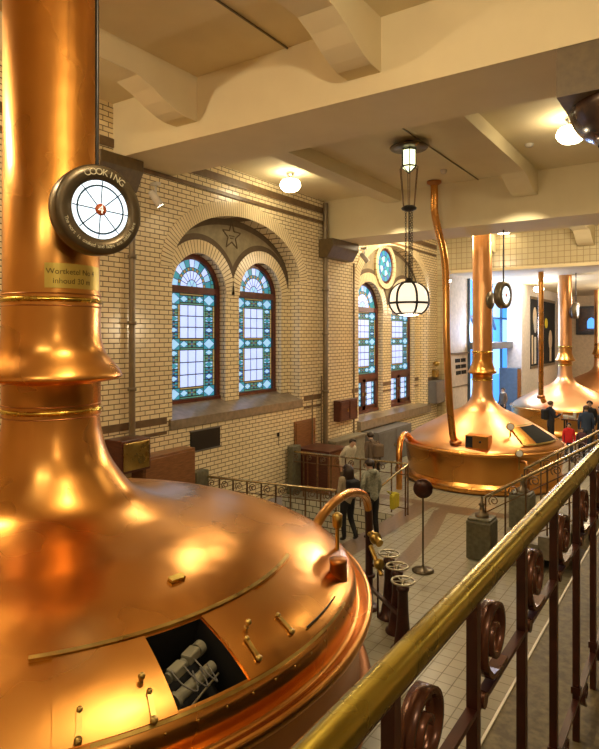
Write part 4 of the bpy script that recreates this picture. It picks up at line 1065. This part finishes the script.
# plaques, mural, screen, cabinet in next hall
for i in range(2):
    for j in range(3):
        y = 26.55+.75*i+.05*j; z = 3.05-.28*j
        tag(MB().box((WX+.06,y,z), (WX+.09,y+.6,z+.17)).build('wall_plaque', 'blackmat'), 'small dark plaque, %s row %s column on the pale wall' % (('top','middle','bottom')[j], ('first','second')[i]), 'plaque', 'dark plaques on the pale wall')
mu = thing('mural_panel', (-7.98,37.4,2.45), 'black mural panel with pale bearded figure on the side wall', 'mural')
MX = -7.97
MB().box((-7.998,34.3,2.45), (MX,40.6,6.42)).build('panel', 'blackmat', mu)
mb = MB(); mb.box((MX,34.3,2.45), (MX+.02,40.6,2.6), 1); mb.box((MX,34.3,6.27), (MX+.02,40.6,6.42), 1)
def flat(c, ry, rz, mi, n=20): mb.add([(MX+.012+.004*mi, c[0]+ry*math.cos(2*PI*k/n), c[1]+rz*math.sin(2*PI*k/n)) for k in range(n)], [tuple(range(n))], mi)
flat((35.2,5.3), .45, .55, 0); flat((35.25,4.9), .35, .5, 2); mb.box((MX,34.5,2.7), (MX+.012,34.8,4.3), 0); mb.box((MX,35.1,2.7), (MX+.01,35.5,4.2), 2)
flat((36.9,3.6), .42, .65, 0); flat((36.9,3.2), .25, .5, 2); mb.box((MX,36.0,3.6), (MX+.012,36.1,4.2), 2)
for a, b, c_, d in ((36.4,4.5,37.1,4.55), (37.0,4.5,37.1,5.6), (36.6,5.6,37.4,5.66)): mb.box((MX,a,b), (MX+.014,c_,d), 2)
flat((38.0,5.0), .42, .3, 3); flat((39.2,4.0), .5, .6, 0); mb.box((MX,39.0,2.7), (MX+.012,39.5,3.5), 0)
mb.build('painted_figure', ['plaster_c', 'pipe', 'white', 'c_yellow'], mu)
tv = thing('dark_screen', (-6.7,44.8,4.4), 'large dark framed glass panel high on the far wall', 'screen')
MB().box((-7.45,44.8,4.33), (-4.9,44.99,6.25)).build('frame', 'black', tv)
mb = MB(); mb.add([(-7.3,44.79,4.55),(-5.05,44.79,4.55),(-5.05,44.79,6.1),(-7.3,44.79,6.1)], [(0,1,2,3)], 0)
mb.add([(-6.75,44.78,4.75),(-6.25,44.78,4.75),(-6.25,44.78,5.2),(-6.35,44.78,5.4),(-6.5,44.78,5.48),(-6.65,44.78,5.4),(-6.75,44.78,5.2)], [tuple(range(7))], 1)  # glowing blue arch: a window's reflection painted onto the glass
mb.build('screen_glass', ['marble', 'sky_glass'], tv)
framed_box('steel_cabinet', (-8.9,31.6,0), (-8.0,32.3,2.6), 'frame_g', 'blue grey steel cabinet standing at the pillar of the next hall', 'cabinet', 1, 'wood')
tb = thing('bar_table', (-4.65,25.4,0), 'high bar table with white cups beside the standing visitors', 'table')
MB().box((-4.7,25.1,1.0), (-2.9,25.8,1.05)).build('tabletop', 'wood_dk', tb)
for x in (-4.6,-3.0):
    for y in (25.2,25.7): MB().box((x-.03,y-.03,0), (x+.03,y+.03,1.0)).build('leg', 'black', tb)
for (x, y, h, w, lab) in ((-4.58,25.3,.14,.10,'white bowl on the bar table nearest the man in black'), (-4.4,25.45,.10,.12,'pale wide bowl on the bar table'), (-4.25,25.3,.26,.06,'tall white jug on the bar table'), (-4.08,25.5,.12,.08,'white cup on the bar table by the jug')):
    tag(MB().lathe((x,y,1.05), [(w*.7,0),(w,h*.5),(w*.95,h),(w*.85,h),(w*.8,h*.2),(.001,h*.15)], 20).build('white_cup', 'white'), lab, 'cup')

# ------------------------------------------------------------------ people
def person(loc, yaw, h, label, top, legs, hair, pose=None, hairlen='short', sleeve_skin=False, extra=None, lean=0, headturn=0):
    s = h/1.72; pose = pose or {}
    J = dict(pelvis=(0,0,.94), spine=(0,.01,1.12), chest=(0,.0,1.32), nb=(0,-.01,1.46), neck=(0,0,1.51), h1=(0,.02,1.565), h2=(0,.02,1.625), h3=(0,.005,1.675),
             nose=(0,.105,1.60), ls=(-.175,-.01,1.42), rs=(.175,-.01,1.42), le=(-.235,-.02,1.13), re=(.235,-.02,1.13), lw=(-.23,.09,.90), rw=(.23,.09,.90),
             lh=(-.095,0,.90), rh=(.095,0,.90), lk=(-.105,.03,.50), rk=(.105,.03,.50), la=(-.11,-.03,.09), ra=(.11,-.03,.09), lt=(-.12,.13,.035), rt=(.12,.13,.035))
    J.update(pose)
    if lean:
        for k in list(J):
            x, y, z = J[k]
            if z > .93 or k in ('lw','rw','le','re'): J[k] = (x, y+(z-.93)*math.sin(lean), .93+(z-.93)*math.cos(lean))
    FAT = 1.18
    Rr = dict(pelvis=.125, spine=.115, chest=.135, nb=.075, neck=.052, h1=.070, h2=.088, h3=.062, nose=.014, ls=.062, rs=.062, le=.044, re=.044, lw=.03, rw=.03,
              lh=.09, rh=.09, lk=.062, rk=.062, la=.042, ra=.042, lt=.034, rt=.034)
    for k in Rr:
        if k not in ('nose','h1','h2','h3','lt','rt','lw','rw'): Rr[k] *= FAT
    E = [('pelvis','spine','t'),('spine','chest','t'),('chest','nb','t'),('nb','neck','s'),('neck','h1','s'),('h1','h2','s'),('h2','h3','s'),('h2','nose','s'),
         ('chest','ls','t'),('chest','rs','t'),('ls','le','t'),('rs','re','t'),('le','lw','t'),('re','rw','t'),('pelvis','lh','l'),('pelvis','rh','l'),('lh','lk','l'),('rh','rk','l'),('lk','la','l'),('rk','ra','l'),('la','lt','b'),('ra','rt','b')]
    for sd, S in (('l', -1), ('r', 1)):
        w = Vector(J[sd+'w']); el = Vector(J[sd+'e']); d = (w-el).normalized(); pa = w+d*.065; J[sd+'p'] = tuple(pa); Rr[sd+'p'] = .028
        E.append((sd+'w', sd+'p', 's'))
        side = d.cross(Vector((S,0,0))).normalized()
        if side.length < .5: side = Vector((0,1,0))
        for i, (o, L) in enumerate(((-.026,.065),(-.009,.075),(.009,.07),(.026,.055))):
            k1, k2_ = '%sf%da' % (sd,i), '%sf%db' % (sd,i)
            J[k1] = tuple(pa+d*L*.55+side*o); J[k2_] = tuple(pa+d*L+side*o*1.1+Vector((-S*.018,0,-.004))); Rr[k1] = .0095; Rr[k2_] = .008
            E += [(sd+'p', k1, 's'), (k1, k2_, 's')]
        k1 = sd+'th'; J[k1] = tuple(w+d*.05+side*.045); Rr[k1] = .010; E.append((sd+'w', k1, 's'))
    names = list(J); idx = {k: i for i, k in enumerate(names)}
    me = D.meshes.new('body'); me.from_pydata([J[k] for k in names], [(idx[a], idx[b]) for a, b, _ in E], [])
    o = D.objects.new('tmp', me); C.objects.link(o)
    sk = o.modifiers.new('skin', 'SKIN'); sk.use_smooth_shade = True
    if not me.skin_vertices: 
        bm = bmesh.new(); bm.from_mesh(me); bm.verts.layers.skin.verify(); bm.to_mesh(me); bm.free()
    for i, k in enumerate(names):
        sv = me.skin_vertices[0].data[i]; r = Rr[k]
        sv.radius = (r*1.25, r*.8) if k in ('chest','pelvis','spine') else (r, r)
        sv.use_root = (k == 'pelvis')
    ss = o.modifiers.new('sub', 'SUBSURF'); ss.levels = 1; ss.render_levels = 1
    dg = bpy.context.evaluated_depsgraph_get(); dg.update()
    bmesh_ = D.meshes.new_from_object(o.evaluated_get(dg)); D.objects.remove(o)
    segs = [(Vector(J[a]), Vector(J[b]), t) for a, b, t in E]
    mats = [top, legs, 'skin', 'black']; mi = {'t': 0, 'l': 1, 's': 2, 'b': 3}
    bmesh_.materials.clear()
    for m in mats: bmesh_.materials.append(M[m])
    for p in bmesh_.polygons:
        c = p.center; best = 9; bt = 't'
        for a, b, t in segs:
            ab = b-a; tt = max(0, min(1, (c-a).dot(ab)/max(ab.length_squared, 1e-9))); dd = (c-a-ab*tt).length
            if t == 't': dd *= .8
            if dd < best: best = dd; bt = t
        p.material_index = mi[bt]; p.use_smooth = True
    root = thing('person', loc, label, 'person'); root.rotation_euler = (0,0,yaw); root.scale = (s,s,s)
    body = D.objects.new('body', bmesh_); C.objects.link(body); body.parent = root
    ORG_local = Vector((0,0,0))
    def part(name, mb, m):
        key = root; sv = ORG[key]; ORG[key] = Vector((0,0,0)); ob = mb.build(name, m, root); ORG[key] = sv; return ob
    h2 = Vector(J['h2']); 
    mb = MB()
    for sx in (-1, 1): mb.ball(h2+Vector((sx*.034,.083,.005)), (.013,.008,.009), 6)
    part('eyes', mb, 'black')
    mb = MB(); mb.ball(h2+Vector((0,.083,-.052)), (.024,.008,.006), 6); part('mouth', mb, 'dial_red')
    mb = MB()
    for sx in (-1, 1): mb.ball(h2+Vector((sx*.088,0,-.01)), (.010,.02,.03), 6)
    part('ears', mb, 'skin')
    mb = MB(); hb = h2+Vector((0,-.018,.022)); n = 14
    V = []; F = []; K = 28
    for i in range(n+1):
        ph = PI*i/n*.74
        for k in range(K):
            t = 2*PI*k/K; front = max(0, math.sin(t))
            pe = ph*(1-.60*front**.7)
            V.append(hb+Vector((.102*math.sin(pe)*math.cos(t), .108*math.sin(pe)*math.sin(t), .088*math.cos(pe))))
    for i in range(n):
        for k in range(K): F.append((i*K+k, i*K+(k+1) % K, (i+1)*K+(k+1) % K, (i+1)*K+k))
    mb.add(V, F, 0, True)
    if hairlen == 'long':
        mb.lathe(hb+Vector((0,-.045,-.33)), interp([(.04,0),(.11,.06),(.125,.18),(.115,.30),(.06,.38)], 3), 20)
    part('hair', mb, hair)
    if extra: extra(part, J)
    return root
PEOPLE = []
def backpack(m):
    def f(part, J):
        mb = MB(); mb.box((-.15,-.30,1.05), (.15,-.12,1.42)); ob = part('backpack', mb, m); b = ob.modifiers.new('b','BEVEL'); b.width = .05; b.segments = 3
        for sx in (-.11,.11): part('strap', MB().tube([(sx,-.14,1.40),(sx,0,1.50),(sx,.13,1.38),(sx,.12,1.2)], .015, 6), m)
    return f
def scarf(m):
    def f(part, J): part('scarf', MB().lathe((0,-.005,1.43), [(.10,0),(.115,.04),(.09,.09),(.06,.1)], 20), m)
    return f
def skirt_coat(m):
    def f(part, J): part('coat', MB().lathe((0,0,.70), interp([(.19,0),(.185,.15),(.17,.35),(.175,.45)], 3), 24), m)
    return f
rdir = math.radians
person((-6.22,11.02,0), rdir(62), 1.60, 'visitor in cream jacket and black trousers with long dark hair, back turned', 'c_cream', 'c_black', 'hair_dk',
       pose=dict(rk=(.14,.12,.5), ra=(.16,-.12,.1), rt=(.17,.03,.04), lw=(-.12,.26,1.05)), hairlen='long', extra=backpack('c_black'))
person((-5.87,11.45,0), rdir(70), 1.66, 'visitor in grey patterned shirt leaning towards the one in cream jacket', 'c_grey', 'c_black', 'hair_dk',
       pose=dict(lw=(-.3,.12,1.15), le=(-.32,-.04,1.15)), lean=.12, extra=scarf('c_grey'))
person((-8.1,14.2,0), rdir(250), 1.62, 'bending visitor in white shirt behind the far pit railing', 'c_white', 'c_brown', 'hair_dk', lean=.5)
person((-7.5,14.75,0), rdir(60), 1.66, 'visitor in brown top with black shoulder strap behind the far railing', 'c_brown', 'c_black', 'hair_dk', lean=.3, extra=backpack('c_brown'))
bag = thing('shoulder_bag', (-5.55,12.2,.4), 'bright yellow shoulder bag hanging at the side of the grey shirted visitor', 'bag')
b = Vector((-5.62,12.0,.55)); mb = MB(); mb.prism([(b.x-.05,b.y-.14,b.z),(b.x-.05,b.y+.16,b.z),(b.x-.05,b.y+.18,b.z+.3),(b.x-.05,b.y+.0,b.z+.36),(b.x-.05,b.y-.16,b.z+.3)], (.1,0,0)); mb.build('pouch', 'c_yellow', bag, bevel=.03)
MB().tube([(b.x,b.y-.12,b.z+.3),(b.x-.03,b.y-.3,.98),(b.x,b.y+.12,b.z+.3)], .012, 6).build('strap', 'c_yellow', bag)
person((-4.93,24.3,0), rdir(-55), 1.80, 'man in black jacket with rucksack standing at the bar table', 'c_navy', 'c_black', 'hair_br', pose=dict(rw=(.16,.28,1.25), re=(.26,.06,1.15), lw=(-.12,.28,1.12)), extra=backpack('c_black'))
person((-3.62,23.8,0), rdir(15), 1.76, 'visitor in blue denim jacket with brown hair seen from behind', 'c_blue', 'c_jean', 'hair_br')
person((-3.62,24.6,0), rdir(160), 1.86, 'tall dark haired visitor in black behind the denim jacket', 'c_black', 'c_black', 'hair_dk')
person((-3.12,23.6,0), rdir(100), 1.78, 'visitor in black standing to the right of the denim jacket', 'c_black', 'c_black', 'hair_dk')
person((-3.88,22.0,0), rdir(195), 1.33, 'child in bright red jacket behind the stair rails, in front of the bar table', 'c_red', 'c_jean', 'hair_dk', extra=scarf('c_red'))
person((-3.58,22.6,0), rdir(185), 1.12, 'small child in dark purple beside the red jacketed child', 'c_purple', 'c_black', 'hair_dk')
person((-8.35,30.3,0), rdir(150), 1.70, 'distant visitor in pale scarf near the blue glazing', 'c_brown', 'c_black', 'hair_dk', extra=scarf('c_white'))

# ------------------------------------------------------------------ lights
def spot(loc, aim, e, size=60, r=.06, col=(1,.84,.55), blend=.6):  # spots without fittings, added to brighten the kettles and their highlights
    l = D.lights.new('spot_light', 'SPOT'); l.energy = e; l.spot_size = math.radians(size); l.spot_blend = blend; l.shadow_soft_size = r; l.color = col
    o = D.objects.new('spot_light', l); C.objects.link(o); o.location = loc
    o.rotation_euler = (Vector(aim)-Vector(loc)).to_track_quat('-Z','Y').to_euler()
def point(loc, e, r=.15, col=(1,.80,.52)):
    l = D.lights.new('point_light', 'POINT'); l.energy = e; l.shadow_soft_size = r; l.color = col
    o = D.objects.new('point_light', l); C.objects.link(o); o.location = loc
spot((-2.2,-1.5,8.4), (-5.5,3.7,2.8), 160, 60)
spot((-1.2,-.5,8.5), (-5.3,3.0,3.4), 120, 50)
spot((-3.0,13.5,8.1), (-5.6,18.2,2.0), 900, 60)
spot((-7.4,14.0,8.0), (-5.8,18.2,2.0), 700, 60)
spot((-8.2,10.5,8.1), (-5.5,5.0,2.2), 120, 60)
spot((-4.6,21.5,8.1), (-5.6,18.3,3.0), 500, 60)
spot((-3.4,26.0,6.8), (-5.2,29.0,2.0), 700, 70)
spot((-7.0,26.0,6.8), (-5.4,29.0,2.0), 700, 70, col=(.8,.8,1))
point((-5.1,11.66,4.5), 150)
point((-2.0,3.4,8.0), 250, .08); point((-8.6,2.4,8.0), 260, .08); point((3.0,0,6.5), 130, .1)
point((-8.0,19.5,7.6), 250, .3); point((-3.0,20.5,7.6), 300, .3)
point((-6.5,31,6.4), 300, .3, (1,.88,.74)); point((-3.2,36,6.2), 400, .3, (1,.8,.6)); point((-8.6,29.8,4.5), 500, .5, (.5,.65,1))

W = D.worlds.new('world'); bpy.context.scene.world = W; W.use_nodes = True
W.node_tree.nodes['Background'].inputs[0].default_value = (.9,.6,.35,1); W.node_tree.nodes['Background'].inputs[1].default_value = .15
sc = bpy.context.scene
sc.view_settings.view_transform = 'Standard'
sc.view_settings.look = 'None'
sc.view_settings.exposure = 0.15
sc.cycles.max_bounces = 8; sc.cycles.use_denoising = True; sc.cycles.sample_clamp_indirect = 6
